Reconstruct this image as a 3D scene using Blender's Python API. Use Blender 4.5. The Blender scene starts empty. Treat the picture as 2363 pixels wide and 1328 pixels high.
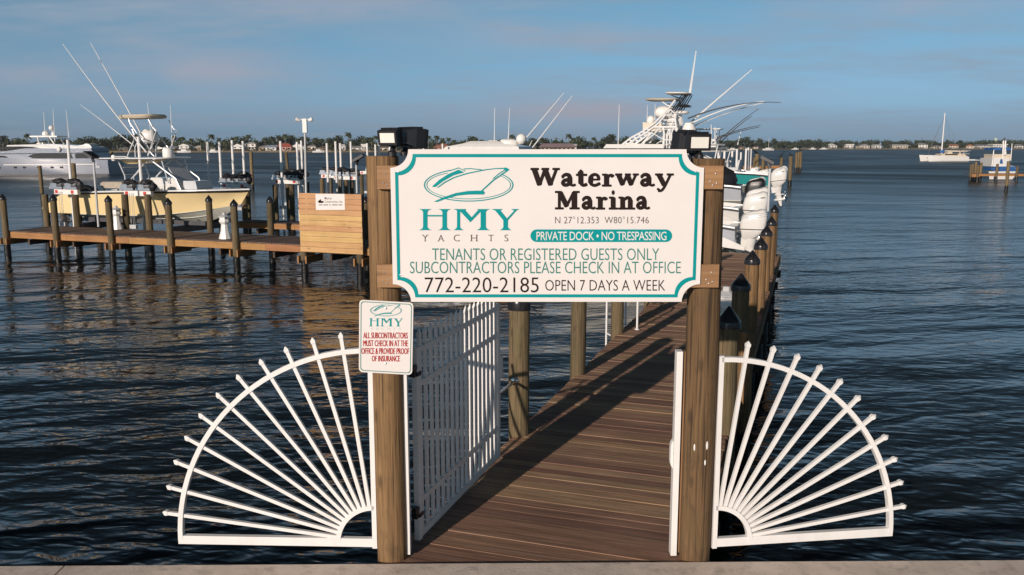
import bpy, bmesh, math, random
from mathutils import Vector, Matrix
from mathutils import noise as mnoise
R = math.radians
SC = bpy.context.scene
COL = SC.collection
rng = random.Random(7)

# ------------------------------------------------------------------ camera
F, CX, CY = 2000.0, 1181.5, 664.0          # focal length and centre in photo pixels (2363 x 1328)
HC = 3.5                                   # camera height above the deck
PIT = math.atan2(327.0, F)
CP, SP = math.cos(PIT), math.sin(PIT)
cd = bpy.data.cameras.new('camera')
cd.sensor_width = 36.0
cd.lens = 36.0 * F / 2363.0
cd.clip_start = 0.1
cd.clip_end = 12000
cam = bpy.data.objects.new('camera', cd)
COL.objects.link(cam)
cam.location = (0, 0, HC)
cam.rotation_euler = (math.pi / 2 - PIT, 0, 0)
SC.camera = cam

# ------------------------------------------------------------------ light
SUN_AZ, SUN_EL = R(27.5), R(16.0)          # the light travels towards +X+Y: the sun stands behind, to the left
SKY_STR, SUN_STR = 0.070, 4.2
sd = bpy.data.lights.new('sun', 'SUN')
sd.energy = SUN_STR
sd.angle = R(0.55)
sd.color = (1.0, 0.85, 0.73)
so = bpy.data.objects.new('sun', sd)
COL.objects.link(so)
so.location = (-20, -40, 30)
ldir = Vector((math.sin(SUN_AZ) * math.cos(SUN_EL), math.cos(SUN_AZ) * math.cos(SUN_EL), -math.sin(SUN_EL)))
so.rotation_euler = ldir.to_track_quat('-Z', 'Y').to_euler()
SC.view_settings.view_transform = 'Standard'
SC.view_settings.look = 'None'
SC.view_settings.exposure = 0.0
SC.view_settings.gamma = 1.0

world = bpy.data.worlds.new('World')
SC.world = world
world.use_nodes = True
wt = world.node_tree
wt.nodes.clear()


def N(t, kind, **kw):
    n = t.nodes.new(kind)
    for k, v in kw.items():
        if k.startswith('i_'):
            n.inputs[k[2:].replace('_', ' ')].default_value = v
        else:
            setattr(n, k, v)
    return n


def L(t, a, b):
    t.links.new(a, b)


def MA(t, op, a, b=None, c=None, clamp=False):
    n = t.nodes.new('ShaderNodeMath')
    n.operation = op
    n.use_clamp = clamp
    for i, v in enumerate((a, b, c)):
        if v is None:
            continue
        if isinstance(v, (int, float)):
            n.inputs[i].default_value = v
        else:
            t.links.new(v, n.inputs[i])
    return n.outputs[0]


def MIX(t, fac, a, b, mode='MIX'):
    n = t.nodes.new('ShaderNodeMix')
    n.data_type = 'RGBA'
    n.blend_type = mode
    for s, v in (('Factor', fac), ('A', a), ('B', b)):
        sock = [i for i in n.inputs if i.name == s and i.enabled][0] if s == 'Factor' else \
            [i for i in n.inputs if i.name == s and i.type == 'RGBA'][0]
        if s == 'Factor':
            sock = n.inputs[0]
        if isinstance(v, (int, float)):
            sock.default_value = v
        elif isinstance(v, tuple):
            sock.default_value = v if len(v) == 4 else (*v, 1)
        else:
            t.links.new(v, sock)
    return [o for o in n.outputs if o.type == 'RGBA'][0]


def RAMP(t, fac, stops):
    n = t.nodes.new('ShaderNodeValToRGB')
    cr = n.color_ramp
    while len(cr.elements) > 1:
        cr.elements.remove(cr.elements[-1])
    for i, (p, c) in enumerate(stops):
        e = cr.elements[0] if i == 0 else cr.elements.new(p)
        e.position = p
        e.color = (c, c, c, 1) if isinstance(c, (int, float)) else (*c, 1)
    t.links.new(fac, n.inputs[0])
    return n.outputs[0]


def build_world():
    t = wt
    sky = N(t, 'ShaderNodeTexSky', sky_type='NISHITA')
    sky.sun_disc = False
    sky.sun_elevation = SUN_EL
    sky.sun_rotation = math.pi + SUN_AZ
    sky.altitude = 0
    sky.air_density = 1.0
    sky.dust_density = 0.6
    sky.ozone_density = 2.0
    tc = N(t, 'ShaderNodeTexCoord')
    sep = N(t, 'ShaderNodeSeparateXYZ')
    L(t, tc.outputs['Generated'], sep.inputs[0])
    x, y, z = sep.outputs
    zc = MA(t, 'ADD', MA(t, 'MAXIMUM', z, 0.0), 0.10)
    u = MA(t, 'DIVIDE', x, zc)
    v = MA(t, 'DIVIDE', y, zc)
    cmb = N(t, 'ShaderNodeCombineXYZ')
    L(t, u, cmb.inputs[0])
    L(t, v, cmb.inputs[1])
    mp = N(t, 'ShaderNodeMapping')
    mp.inputs['Scale'].default_value = (0.55, 1.0, 1)
    mp.inputs['Rotation'].default_value = (0, 0, R(14))
    L(t, cmb.outputs[0], mp.inputs[0])
    n1 = N(t, 'ShaderNodeTexNoise')
    n1.inputs['Scale'].default_value = 0.9
    n1.inputs['Detail'].default_value = 6
    n1.inputs['Roughness'].default_value = 0.55
    n1.inputs['Distortion'].default_value = 0.6
    L(t, mp.outputs[0], n1.inputs[0])
    c1 = RAMP(t, n1.outputs[0], [(0.38, 0.0), (0.62, 1.0)])
    n2 = N(t, 'ShaderNodeTexNoise')
    n2.inputs['Scale'].default_value = 5.0
    n2.inputs['Detail'].default_value = 5
    n2.inputs['Distortion'].default_value = 0.4
    L(t, mp.outputs[0], n2.inputs[0])
    c2 = RAMP(t, n2.outputs[0], [(0.35, 0.35), (0.75, 1.0)])
    veil = MA(t, 'MULTIPLY', MA(t, 'MULTIPLY', c1, c2), 0.95)
    # a few soft cloud banks at fixed bearings: (azimuth, elevation, half-width, half-height, strength)
    az = MA(t, 'ARCTAN2', x, y)
    el = MA(t, 'ARCSINE', z)
    wob = N(t, 'ShaderNodeTexNoise')
    wob.inputs['Scale'].default_value = 14
    wob.inputs['Detail'].default_value = 5
    mpw = N(t, 'ShaderNodeMapping')
    mpw.inputs['Scale'].default_value = (1, 1, 3.2)
    L(t, tc.outputs['Generated'], mpw.inputs[0])
    L(t, mpw.outputs[0], wob.inputs[0])
    wv = MA(t, 'SUBTRACT', wob.outputs[0], 0.5)
    bank = None
    for (px, py, wx, wy, s) in ((480, 178, 170, 34, .6), (1330, 262, 160, 30, 1.0), (40, 200, 90, 22, .42),
                                (1230, 100, 300, 24, .3), (2180, 50, 260, 26, .42), (330, 232, 240, 16, .25),
                                (700, 20, 420, 36, .4), (1750, 225, 160, 24, .2)):
        a0 = math.atan2(px - CX, F * CP + (CY - py) * SP)
        e0 = math.atan2(337 - py, F)
        du = MA(t, 'DIVIDE', MA(t, 'SUBTRACT', az, a0), wx / F)
        dv = MA(t, 'DIVIDE', MA(t, 'SUBTRACT', el, e0), wy / F)
        d = MA(t, 'ADD', MA(t, 'MULTIPLY', du, du), MA(t, 'MULTIPLY', dv, dv))
        d = MA(t, 'ADD', d, MA(t, 'MULTIPLY', wv, 3.4))
        g = MA(t, 'POWER', 2.718, MA(t, 'MULTIPLY', d, -0.9))
        g = MA(t, 'MINIMUM', MA(t, 'MULTIPLY', g, s), s * 1.15)
        bank = g if bank is None else MA(t, 'MAXIMUM', bank, g)
    bw = N(t, 'ShaderNodeRGBToBW')
    L(t, sky.outputs[0], bw.inputs[0])
    blue = MIX(t, RAMP(t, z, [(0.0, 0.0), (0.15, 1.0)]), (0.54, 1.0, 1.48), (0.40, 1.03, 1.62))
    gm = N(t, 'ShaderNodeCombineXYZ')
    for i in range(3):
        L(t, bw.outputs[0], gm.inputs[i])
    tint = MIX(t, .85, sky.outputs[0], MIX(t, 1.0, gm.outputs[0], blue, 'MULTIPLY'))
    cloudcol = (1.95, 2.02, 2.35)
    c = MIX(t, veil, tint, (4.1, 5.3, 6.8))
    warm = MIX(t, bank, c, (5.7, 5.75, 6.8))
    # upper sky dimmed to darken the water and cut ambient light
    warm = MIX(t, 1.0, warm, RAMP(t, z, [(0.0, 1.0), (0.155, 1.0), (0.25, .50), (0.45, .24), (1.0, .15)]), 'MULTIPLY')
    hz = RAMP(t, z, [(0.0, 0.4), (0.05, 0.15), (0.14, 0.0)])  # thin haze low over the far shore
    out = MIX(t, hz, warm, (2.5, 3.5, 4.8))
    bg = N(t, 'ShaderNodeBackground')
    bg.inputs['Strength'].default_value = SKY_STR
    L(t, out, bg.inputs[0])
    wo = N(t, 'ShaderNodeOutputWorld')
    L(t, bg.outputs[0], wo.inputs[0])


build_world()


# ------------------------------------------------------------------ pixel -> place helpers
def ray(px, py):
    u = (px - CX) / F
    v = (CY - py) / F
    return Vector((u, CP + v * SP, -SP + v * CP))


def at(px, py, Y):
    d = ray(px, py)
    k = Y / d.y
    return Vector((d.x * k, Y, HC + d.z * k))


def onz(px, py, z=0.0):
    d = ray(px, py)
    k = (z - HC) / d.z
    return Vector((d.x * k, d.y * k, z))


def onplane(px, py, P0, e):
    """point of the pixel's sight line on the vertical plane through P0 along the horizontal direction e"""
    d = ray(px, py)
    n = Vector((e[1], -e[0], 0))
    k = n.dot(Vector((P0[0], P0[1], 0))) / n.dot(d)
    return Vector((d.x * k, d.y * k, HC + d.z * k))


def xat(px, Y, z=0.0):
    """X of a vertical line seen at column px, at distance Y and height z"""
    dep = Y * CP - (z - HC) * SP
    return (px - CX) / F * dep


# ------------------------------------------------------------------ mesh helper
class MB:
    def __init__(s):
        s.v, s.f = [], []

    def add(s, vs, fs):
        b = len(s.v)
        s.v += [Vector(p) for p in vs]
        s.f += [tuple(i + b for i in f) for f in fs]
        return s

    def box(s, c, size, rz=0.0, m=None):
        c = Vector(c)
        hx, hy, hz = size[0] / 2, size[1] / 2, size[2] / 2
        mt = m if m is not None else Matrix.Rotation(rz, 3, 'Z')
        vs = [c + mt @ Vector((x * hx, y * hy, z * hz)) for z in (-1, 1) for y in (-1, 1) for x in (-1, 1)]
        return s.add(vs, [(0, 2, 3, 1), (4, 5, 7, 6), (0, 1, 5, 4), (2, 6, 7, 3), (0, 4, 6, 2), (1, 3, 7, 5)])

    def bar(s, p, q, w, h, side=None):
        p, q = Vector(p), Vector(q)
        d = (q - p).normalized()
        if side is None:
            side = Vector((0, 0, 1)).cross(d)
            if side.length < 1e-4:
                side = Vector((1, 0, 0))
        side = (Vector(side) - Vector(side).dot(d) * d).normalized()
        up = d.cross(side)
        a, b = side * w / 2, up * h / 2
        vs = [p - a - b, p + a - b, p + a + b, p - a + b, q - a - b, q + a - b, q + a + b, q - a + b]
        return s.add(vs, [(3, 2, 1, 0), (4, 5, 6, 7), (0, 1, 5, 4), (1, 2, 6, 5), (2, 3, 7, 6), (3, 0, 4, 7)])

    def loft(s, rings, cap=True):
        n = len(rings[0])
        vs = [p for r in rings for p in r]
        fs = []
        for i in range(len(rings) - 1):
            for j in range(n):
                k = (j + 1) % n
                fs.append((i * n + j, i * n + k, (i + 1) * n + k, (i + 1) * n + j))
        if cap:
            fs.append(tuple(range(n))[::-1])
            fs.append(tuple((len(rings) - 1) * n + j for j in range(n)))
        return s.add(vs, fs)

    def tube(s, pts, r, n=8):
        pts = [Vector(p) for p in pts]
        rs = r if isinstance(r, (list, tuple)) else [r] * len(pts)
        ref = Vector((0, 0, 1))
        d0 = (pts[1] - pts[0]).normalized()
        if abs(d0.z) > 0.9:
            ref = Vector((1, 0, 0))
        rings = []
        for i, p in enumerate(pts):
            a = pts[max(i - 1, 0)]
            b = pts[min(i + 1, len(pts) - 1)]
            d = (b - a).normalized()
            u = d.cross(ref)
            if u.length < 1e-3:
                u = d.cross(Vector((0.3, 1, 0.2)))
            u.normalize()
            w = d.cross(u)
            rings.append([p + (u * math.cos(2 * math.pi * j / n) + w * math.sin(2 * math.pi * j / n)) * rs[i] for j in range(n)])
        return s.loft(rings)

    def lathe(s, prof, n=16, o=(0, 0, 0), ph=0.0, m=None):
        o = Vector(o)
        rings = []
        for (r, z) in prof:
            rr = max(r, 1e-4)
            ring = [Vector((rr * math.cos(ph + 2 * math.pi * j / n), rr * math.sin(ph + 2 * math.pi * j / n), z)) for j in range(n)]
            if m is not None:
                ring = [m @ q for q in ring]
            rings.append([o + q for q in ring])
        return s.loft(rings)

    def prism(s, poly, ext):
        poly = [Vector(p) for p in poly]
        ext = Vector(ext)
        n = len(poly)
        vs = poly + [p + ext for p in poly]
        fs = [tuple(range(n)), tuple(range(n, 2 * n))[::-1]]
        fs += [(i, i + n, (i + 1) % n + n, (i + 1) % n) for i in range(n)]
        return s.add(vs, fs)

    def ngon(s, poly):
        return s.add(poly, [tuple(range(len(poly)))])

    def blob(s, c, rad, nz=0.0, seed=0, nu=14, nv=9, fr=1.6, p=1.0):
        c = Vector(c)
        rings = []
        for i in range(nv + 1):
            th = -math.pi / 2 + math.pi * i / nv
            ring = []
            for j in range(nu):
                a = 2 * math.pi * j / nu
                d = Vector((math.cos(th) * math.cos(a), math.cos(th) * math.sin(a), math.sin(th)))
                if p != 1.0:
                    d = Vector([math.copysign(abs(q) ** p, q) for q in d])
                k = 1 + nz * mnoise.noise(d * fr + Vector((seed * 3.1, seed * 1.7, 0)))
                if i in (0, nv):
                    d = Vector((0.01 * math.cos(a), 0.01 * math.sin(a), math.copysign(1, th)))
                ring.append(c + Vector((d.x * rad[0], d.y * rad[1], d.z * rad[2])) * k)
            rings.append(ring)
        return s.loft(rings)

    def build(s, name, mat, parent=None, smooth=False, ang=0.7, recalc=True, local=False):
        me = bpy.data.meshes.new(name)
        o0 = Vector((0, 0, 0))
        if parent is not None and not local:
            q = parent
            while q is not None:
                o0 += q.location
                q = q.parent
        me.from_pydata([tuple(p - o0) for p in s.v], [], s.f)
        if recalc:
            bm = bmesh.new()
            bm.from_mesh(me)
            bmesh.ops.recalc_face_normals(bm, faces=bm.faces)
            bm.to_mesh(me)
            bm.free()
        if smooth:
            me.shade_smooth()
            me.set_sharp_from_angle(angle=ang)
        if mat is not None:
            me.materials.append(mat)
        o = bpy.data.objects.new(name, me)
        COL.objects.link(o)
        if parent is not None:
            o.parent = parent
        return o


def thing(name, label, cat, loc=(0, 0, 0), group=None, rz=0.0):
    o = bpy.data.objects.new(name, None)
    o.empty_display_size = 0.2
    COL.objects.link(o)
    o.location = loc
    o.rotation_euler = (0, 0, rz)
    return tag(o, label, cat, group)


def tag(o, label, cat, group=None):
    o['label'] = label
    o['category'] = cat
    if group:
        o['group'] = group
    return o


def copytree(o, parent=None):
    c = o.copy()
    COL.objects.link(c)
    if parent is not None:
        c.parent = parent
        c.matrix_parent_inverse = o.matrix_parent_inverse.copy()
    for ch in [k for k in o.children]:
        copytree(ch, c)
    return c


# ------------------------------------------------------------------ materials
MATS = {}


def base_mat(name):
    m = bpy.data.materials.new(name)
    m.use_nodes = True
    t = m.node_tree
    b = t.nodes['Principled BSDF']
    MATS[name] = m
    return m, t, b


def mapped(t, scale=(1, 1, 1), rz=0.0, src='Object'):
    tc = N(t, 'ShaderNodeTexCoord')
    mp = N(t, 'ShaderNodeMapping')
    mp.inputs['Scale'].default_value = scale
    if rz:
        m0 = N(t, 'ShaderNodeMapping')
        m0.inputs['Rotation'].default_value = (0, 0, rz)
        L(t, tc.outputs[src], m0.inputs[0])
        L(t, m0.outputs[0], mp.inputs[0])
    else:
        L(t, tc.outputs[src], mp.inputs[0])
    return mp.outputs[0]


def noise(t, vec, scale, detail=4, rough=0.55, dist=0.0):
    n = N(t, 'ShaderNodeTexNoise')
    n.inputs['Scale'].default_value = scale
    n.inputs['Detail'].default_value = detail
    n.inputs['Roughness'].default_value = rough
    n.inputs['Distortion'].default_value = dist
    L(t, vec, n.inputs['Vector'])
    return n.outputs[0]


def bump(t, b, h, dist=0.01, strength=0.5):
    n = N(t, 'ShaderNodeBump')
    n.inputs['Distance'].default_value = dist
    n.inputs['Strength'].default_value = strength
    L(t, h, n.inputs['Height'])
    L(t, n.outputs[0], b.inputs['Normal'])


def plain(name, col, rough=0.5, metal=0.0, var=0.1, scale=5.0, bmp=0.0, bscale=60, coat=0.0, dirt=0.0, dirtcol=(.25, .2, .13)):
    m, t, b = base_mat(name)
    v = mapped(t)
    n = noise(t, v, scale, 5)
    lo = tuple(c * (1 - var) for c in col)
    hi = tuple(min(c * (1 + var), .95) for c in col)
    c = MIX(t, RAMP(t, n, [(0.3, 0.0), (0.7, 1.0)]), lo, hi)
    if dirt:
        n2 = noise(t, mapped(t, (1, 1, .35)), scale * 2.3, 6, .65)
        c = MIX(t, MA(t, 'MULTIPLY', RAMP(t, n2, [(0.5, 0.0), (0.78, 1.0)]), dirt), c, dirtcol)
    L(t, c, b.inputs['Base Color'])
    rr = MA(t, 'ADD', MA(t, 'MULTIPLY', n, 0.16), rough - 0.08, clamp=True)
    L(t, rr, b.inputs['Roughness'])
    b.inputs['Metallic'].default_value = metal
    b.inputs['Coat Weight'].default_value = coat
    if bmp:
        bump(t, b, noise(t, v, bscale, 4), bmp, 0.6)
    return m


def wood(name, dark, light, along=(1, 0, 0), rz=0.0, fine=38.0, long=1.6, island=0.0, rough=0.75, bmp=0.004, knots=0.0, grey=0.0, greycol=(.3, .27, .24)):
    """grain stretched along one axis of the (turned) object space; island = tone change from board to board"""
    m, t, b = base_mat(name)
    sc = tuple(long if a else fine for a in along)
    v = mapped(t, sc, rz)
    geo = N(t, 'ShaderNodeNewGeometry')
    isl = geo.outputs['Random Per Island']
    off = N(t, 'ShaderNodeVectorMath', operation='ADD')
    L(t, v, off.inputs[0])
    cm = N(t, 'ShaderNodeCombineXYZ')
    for i in range(3):
        L(t, MA(t, 'MULTIPLY', isl, 37.0 + i * 11), cm.inputs[i])
    L(t, cm.outputs[0], off.inputs[1])
    n = noise(t, off.outputs[0], 1.0, 6, .6, .5)
    c = MIX(t, RAMP(t, n, [(0.3, 0.0), (0.7, 1.0)]), dark, light)
    v2 = mapped(t, (1, 1, 1), rz)
    big = noise(t, v2, 1.3, 4)
    c = MIX(t, MA(t, 'MULTIPLY', RAMP(t, big, [(0.35, 0), (0.7, 1)]), 0.35), c, tuple(x * .6 for x in dark))
    if grey:
        gn = noise(t, off.outputs[0], 0.55, 4)
        c = MIX(t, MA(t, 'MULTIPLY', RAMP(t, gn, [(0.42, 0), (0.68, 1)]), grey), c, greycol)
    if knots:
        vo = N(t, 'ShaderNodeTexVoronoi')
        vo.inputs['Scale'].default_value = 1.0
        L(t, mapped(t, tuple(1.7 if a else 6.5 for a in along), rz), vo.inputs['Vector'])
        k = RAMP(t, vo.outputs['Distance'], [(0.05, 1.0), (0.16, 0.0)])
        c = MIX(t, MA(t, 'MULTIPLY', k, knots), c, tuple(x * .3 for x in dark))
    if island:
        s = MA(t, 'ADD', MA(t, 'MULTIPLY', isl, 2 * island), 1 - island)
        hs = N(t, 'ShaderNodeHueSaturation')
        L(t, s, hs.inputs['Value'])
        L(t, MA(t, 'ADD', MA(t, 'MULTIPLY', isl, .03), .485), hs.inputs['Hue'])
        L(t, c, hs.inputs['Color'])
        c = hs.outputs[0]
    L(t, c, b.inputs['Base Color'])
    b.inputs['Roughness'].default_value = rough
    bump(t, b, n, bmp, 0.8)
    return m


def pile_mat(name, dark, light, wetline=-0.5, green=0.4):
    m, t, b = base_mat(name)
    oi = N(t, 'ShaderNodeObjectInfo')
    v = mapped(t, (46, 46, 1.6))
    off = N(t, 'ShaderNodeVectorMath', operation='ADD')
    L(t, v, off.inputs[0])
    cm = N(t, 'ShaderNodeCombineXYZ')
    for i in range(3):
        L(t, MA(t, 'MULTIPLY', oi.outputs['Random'], 50 + 13.0 * i), cm.inputs[i])
    L(t, cm.outputs[0], off.inputs[1])
    n = noise(t, off.outputs[0], 1.0, 7, .65, .4)
    c = MIX(t, RAMP(t, n, [(0.28, 0.0), (0.72, 1.0)]), dark, light)
    v2 = mapped(t, (1, 1, .45))
    o2 = N(t, 'ShaderNodeVectorMath', operation='ADD')
    L(t, v2, o2.inputs[0])
    L(t, cm.outputs[0], o2.inputs[1])
    g = noise(t, o2.outputs[0], 5.0, 5, .6)
    c = MIX(t, MA(t, 'MULTIPLY', RAMP(t, g, [(0.42, 0), (0.66, 1)]), green), c, (.085, .085, .036))
    g2 = noise(t, o2.outputs[0], 11.0, 4, .6)
    c = MIX(t, MA(t, 'MULTIPLY', RAMP(t, g2, [(0.55, 0), (0.72, 1)]), .45), c, (.05, .033, .02))
    crack = noise(t, mapped(t, (42, 42, .8)), 1.0, 3, .5)
    c = MIX(t, MA(t, 'MULTIPLY', RAMP(t, crack, [(0.57, 0), (0.63, 1)]), .7), c, (.03, .02, .013))
    vo = N(t, 'ShaderNodeTexVoronoi')
    vo.inputs['Scale'].default_value = 1.0
    L(t, mapped(t, (5.5, 5.5, 2.1)), vo.inputs['Vector'])
    c = MIX(t, MA(t, 'MULTIPLY', RAMP(t, vo.outputs['Distance'], [(.07, 1), (.17, 0)]), .6), c, (.045, .026, .014))
    hs = N(t, 'ShaderNodeHueSaturation')
    L(t, MA(t, 'ADD', MA(t, 'MULTIPLY', oi.outputs['Random'], .5), .75), hs.inputs['Value'])
    L(t, c, hs.inputs['Color'])
    c = hs.outputs[0]
    geo = N(t, 'ShaderNodeNewGeometry')
    sp = N(t, 'ShaderNodeSeparateXYZ')
    L(t, geo.outputs['Position'], sp.inputs[0])
    zz = MA(t, 'ADD', sp.outputs[2], MA(t, 'MULTIPLY', MA(t, 'SUBTRACT', g, .5), .14))
    wet = MA(t, 'MULTIPLY', MA(t, 'SUBTRACT', wetline, zz), 18.0, clamp=True)
    c = MIX(t, wet, c, (.010, .009, .007))
    L(t, c, b.inputs['Base Color'])
    L(t, MA(t, 'SUBTRACT', .85, MA(t, 'MULTIPLY', wet, .55)), b.inputs['Roughness'])
    bump(t, b, MA(t, 'ADD', n, MA(t, 'MULTIPLY', crack, -.8)), .012, .8)
    return m


def make_materials():
    plain('white_vinyl', (.80, .79, .77), .38, var=.03, scale=3, dirt=.12)
    plain('white_paint', (.80, .79, .76), .35, var=.04, scale=4, dirt=.15)
    plain('white_tube', (.78, .78, .77), .25, var=.03, coat=.3)
    plain('gelcoat_white', (.72, .715, .69), .18, var=.03, scale=1.2, coat=.5)
    plain('gelcoat_yellow', (.82, .65, .35), .17, var=.03, scale=1.0, coat=.6)
    plain('gelcoat_teal', (.03, .30, .30), .2, var=.05, coat=.5)
    plain('hull_bottom', (.62, .63, .56), .4, var=.08, scale=2, dirt=.2)
    plain('yacht_silver', (.23, .26, .32), .25, var=.04, scale=.5, coat=.4)
    plain('hull_grey', (.45, .48, .53), .3, var=.05, scale=2, coat=.3)
    plain('alloy', (.72, .73, .75), .42, metal=.5, var=.06)
    plain('galvanised', (.55, .56, .58), .35, metal=.8, var=.12, scale=18)
    plain('light_grey', (.50, .51, .52), .5, var=.06)
    plain('dark_grey', (.07, .07, .075), .5, var=.15)
    plain('black_plastic', (.016, .016, .018), .34, var=.2, scale=12, bmp=.002)
    plain('black_cover', (.012, .013, .018), .6, var=.3, scale=9, bmp=.02, bscale=14)
    plain('cap_black', (.012, .012, .015), .26, var=.3, scale=6, bmp=.004, bscale=9, dirt=.12, dirtcol=(.3, .28, .25))
    plain('lamp_glass', (.85, .84, .76), .15, var=.05, coat=.6)
    plain('tinted_glass', (.008, .009, .012), .22, var=.1)
    plain('clear_plastic', (.55, .57, .6), .15, var=.05)
    plain('sign_face', (.755, .72, .695), .55, var=.02, scale=2.5)
    plain('ink_teal', (.002, .285, .295), .4, var=.04)
    plain('ink_green', (.05, .23, .20), .4, var=.05)
    plain('ink_black', (.022, .014, .012), .4, var=.1)
    plain('ink_brown', (.05, .032, .028), .4, var=.1)
    plain('ink_red', (.42, .018, .018), .4, var=.08)
    plain('ink_pale', (.52, .56, .52), .4, var=.05)
    plain('red_mark', (.55, .05, .04), .5, var=.1)
    plain('concrete', (.70, .60, .52), .85, var=.14, scale=3.2, bmp=.008, bscale=55, dirt=.65, dirtcol=(.2, .17, .14))
    plain('paving', (.36, .33, .30), .9, var=.14, scale=2, bmp=.005)
    plain('canvas_tan', (.42, .37, .30), .7, var=.08)
    plain('canvas_blue', (.02, .10, .30), .65, var=.15, scale=3, bmp=.02, bscale=5)
    plain('cream_paint', (.62, .54, .42), .5, var=.05)
    plain('stainless', (.6, .6, .6), .2, metal=1, var=.05)
    wood('deck_wood', (.15, .082, .050), (.43, .25, .155), (1, 0, 0), R(18.8), 34, 1.4, .30, .72, .006, grey=.3, greycol=(.38, .275, .205))
    wood('side_deck_wood', (.075, .048, .038), (.18, .115, .09), (0, 1, 0), R(20.5), 30, 1.4, .2, .75, .005, grey=.4, greycol=(.2, .16, .14))
    wood('fascia_wood', (.28, .125, .045), (.46, .23, .09), (1, 0, 0), R(20.5), 26, 1.0, .1, .7, .003, knots=.4)
    wood('walk_edge_wood', (.16, .085, .045), (.30, .17, .09), (0, 1, 0), R(18.8), 26, 1.0, .15, .75, .003)
    wood('panel_wood', (.47, .25, .095), (.66, .41, .19), (1, 0, 0), R(20.5), 24, .9, .07, .65, .003, knots=.8)
    wood('beam_wood', (.26, .135, .06), (.42, .235, .115), (1, 0, 0), 0, 30, 1.2, .07, .7, .003, knots=.4)
    wood('timber_strip', (.25, .13, .06), (.38, .21, .10), (0, 0, 1), 0, 40, 1.2, .07, .7, .003)
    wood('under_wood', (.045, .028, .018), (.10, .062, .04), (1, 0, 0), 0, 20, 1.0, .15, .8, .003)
    pile_mat('post_wood', (.085, .047, .019), (.285, .168, .076), -0.5, .14)
    pile_mat('pile_wood', (.070, .050, .026), (.205, .148, .080), -0.52, .5)
    pile_mat('old_pile_wood', (.10, .07, .035), (.26, .19, .10), -0.4, .35)
    # far shore
    plain('foliage_dark', (.030, .044, .018), .7, var=.35, scale=.35)
    plain('foliage_mid', (.052, .070, .026), .7, var=.35, scale=.35)
    plain('foliage_palm', (.046, .058, .022), .6, var=.35, scale=.5)
    plain('foliage_dry', (.085, .080, .038), .7, var=.3, scale=.5)
    plain('bark', (.16, .13, .10), .9, var=.25, scale=2)
    plain('shore_bank', (.20, .165, .115), .95, var=.3, scale=.08)
    plain('shore_land', (.06, .07, .03), .95, var=.3, scale=.05)
    plain('house_white', (.72, .70, .66), .7, var=.06, scale=.3)
    plain('house_cream', (.72, .65, .54), .7, var=.06, scale=.3)
    plain('house_pink', (.62, .36, .30), .7, var=.06, scale=.3)
    plain('house_tan', (.45, .34, .24), .7, var=.06, scale=.3)
    plain('roof_white', (.68, .67, .64), .6, var=.06, scale=.3)
    plain('roof_grey', (.27, .27, .28), .7, var=.1, scale=.3)
    plain('roof_blue', (.30, .37, .46), .6, var=.1, scale=.3)
    plain('roof_red', (.42, .10, .07), .7, var=.15, scale=.4)
    plain('roof_tile', (.36, .16, .10), .8, var=.2, scale=.5)
    plain('roof_mauve', (.25, .18, .19), .8, var=.12, scale=.4)
    plain('roof_brown', (.17, .11, .08), .8, var=.15, scale=.4)
    plain('tower_green', (.55, .66, .55), .6, var=.05)
    plain('feather_black', (.012, .012, .012), .6, var=.2)
    plain('rope', (.30, .28, .22), .9, var=.2, scale=20)
    MATS['tinted_glass'].node_tree.nodes['Principled BSDF'].inputs['Specular IOR Level'].default_value = .2
    for k in ('ink_teal', 'ink_green', 'ink_black', 'ink_brown', 'ink_red', 'ink_pale', 'sign_face'):
        MATS[k].node_tree.nodes['Principled BSDF'].inputs['Specular IOR Level'].default_value = .12
    make_water()


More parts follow.
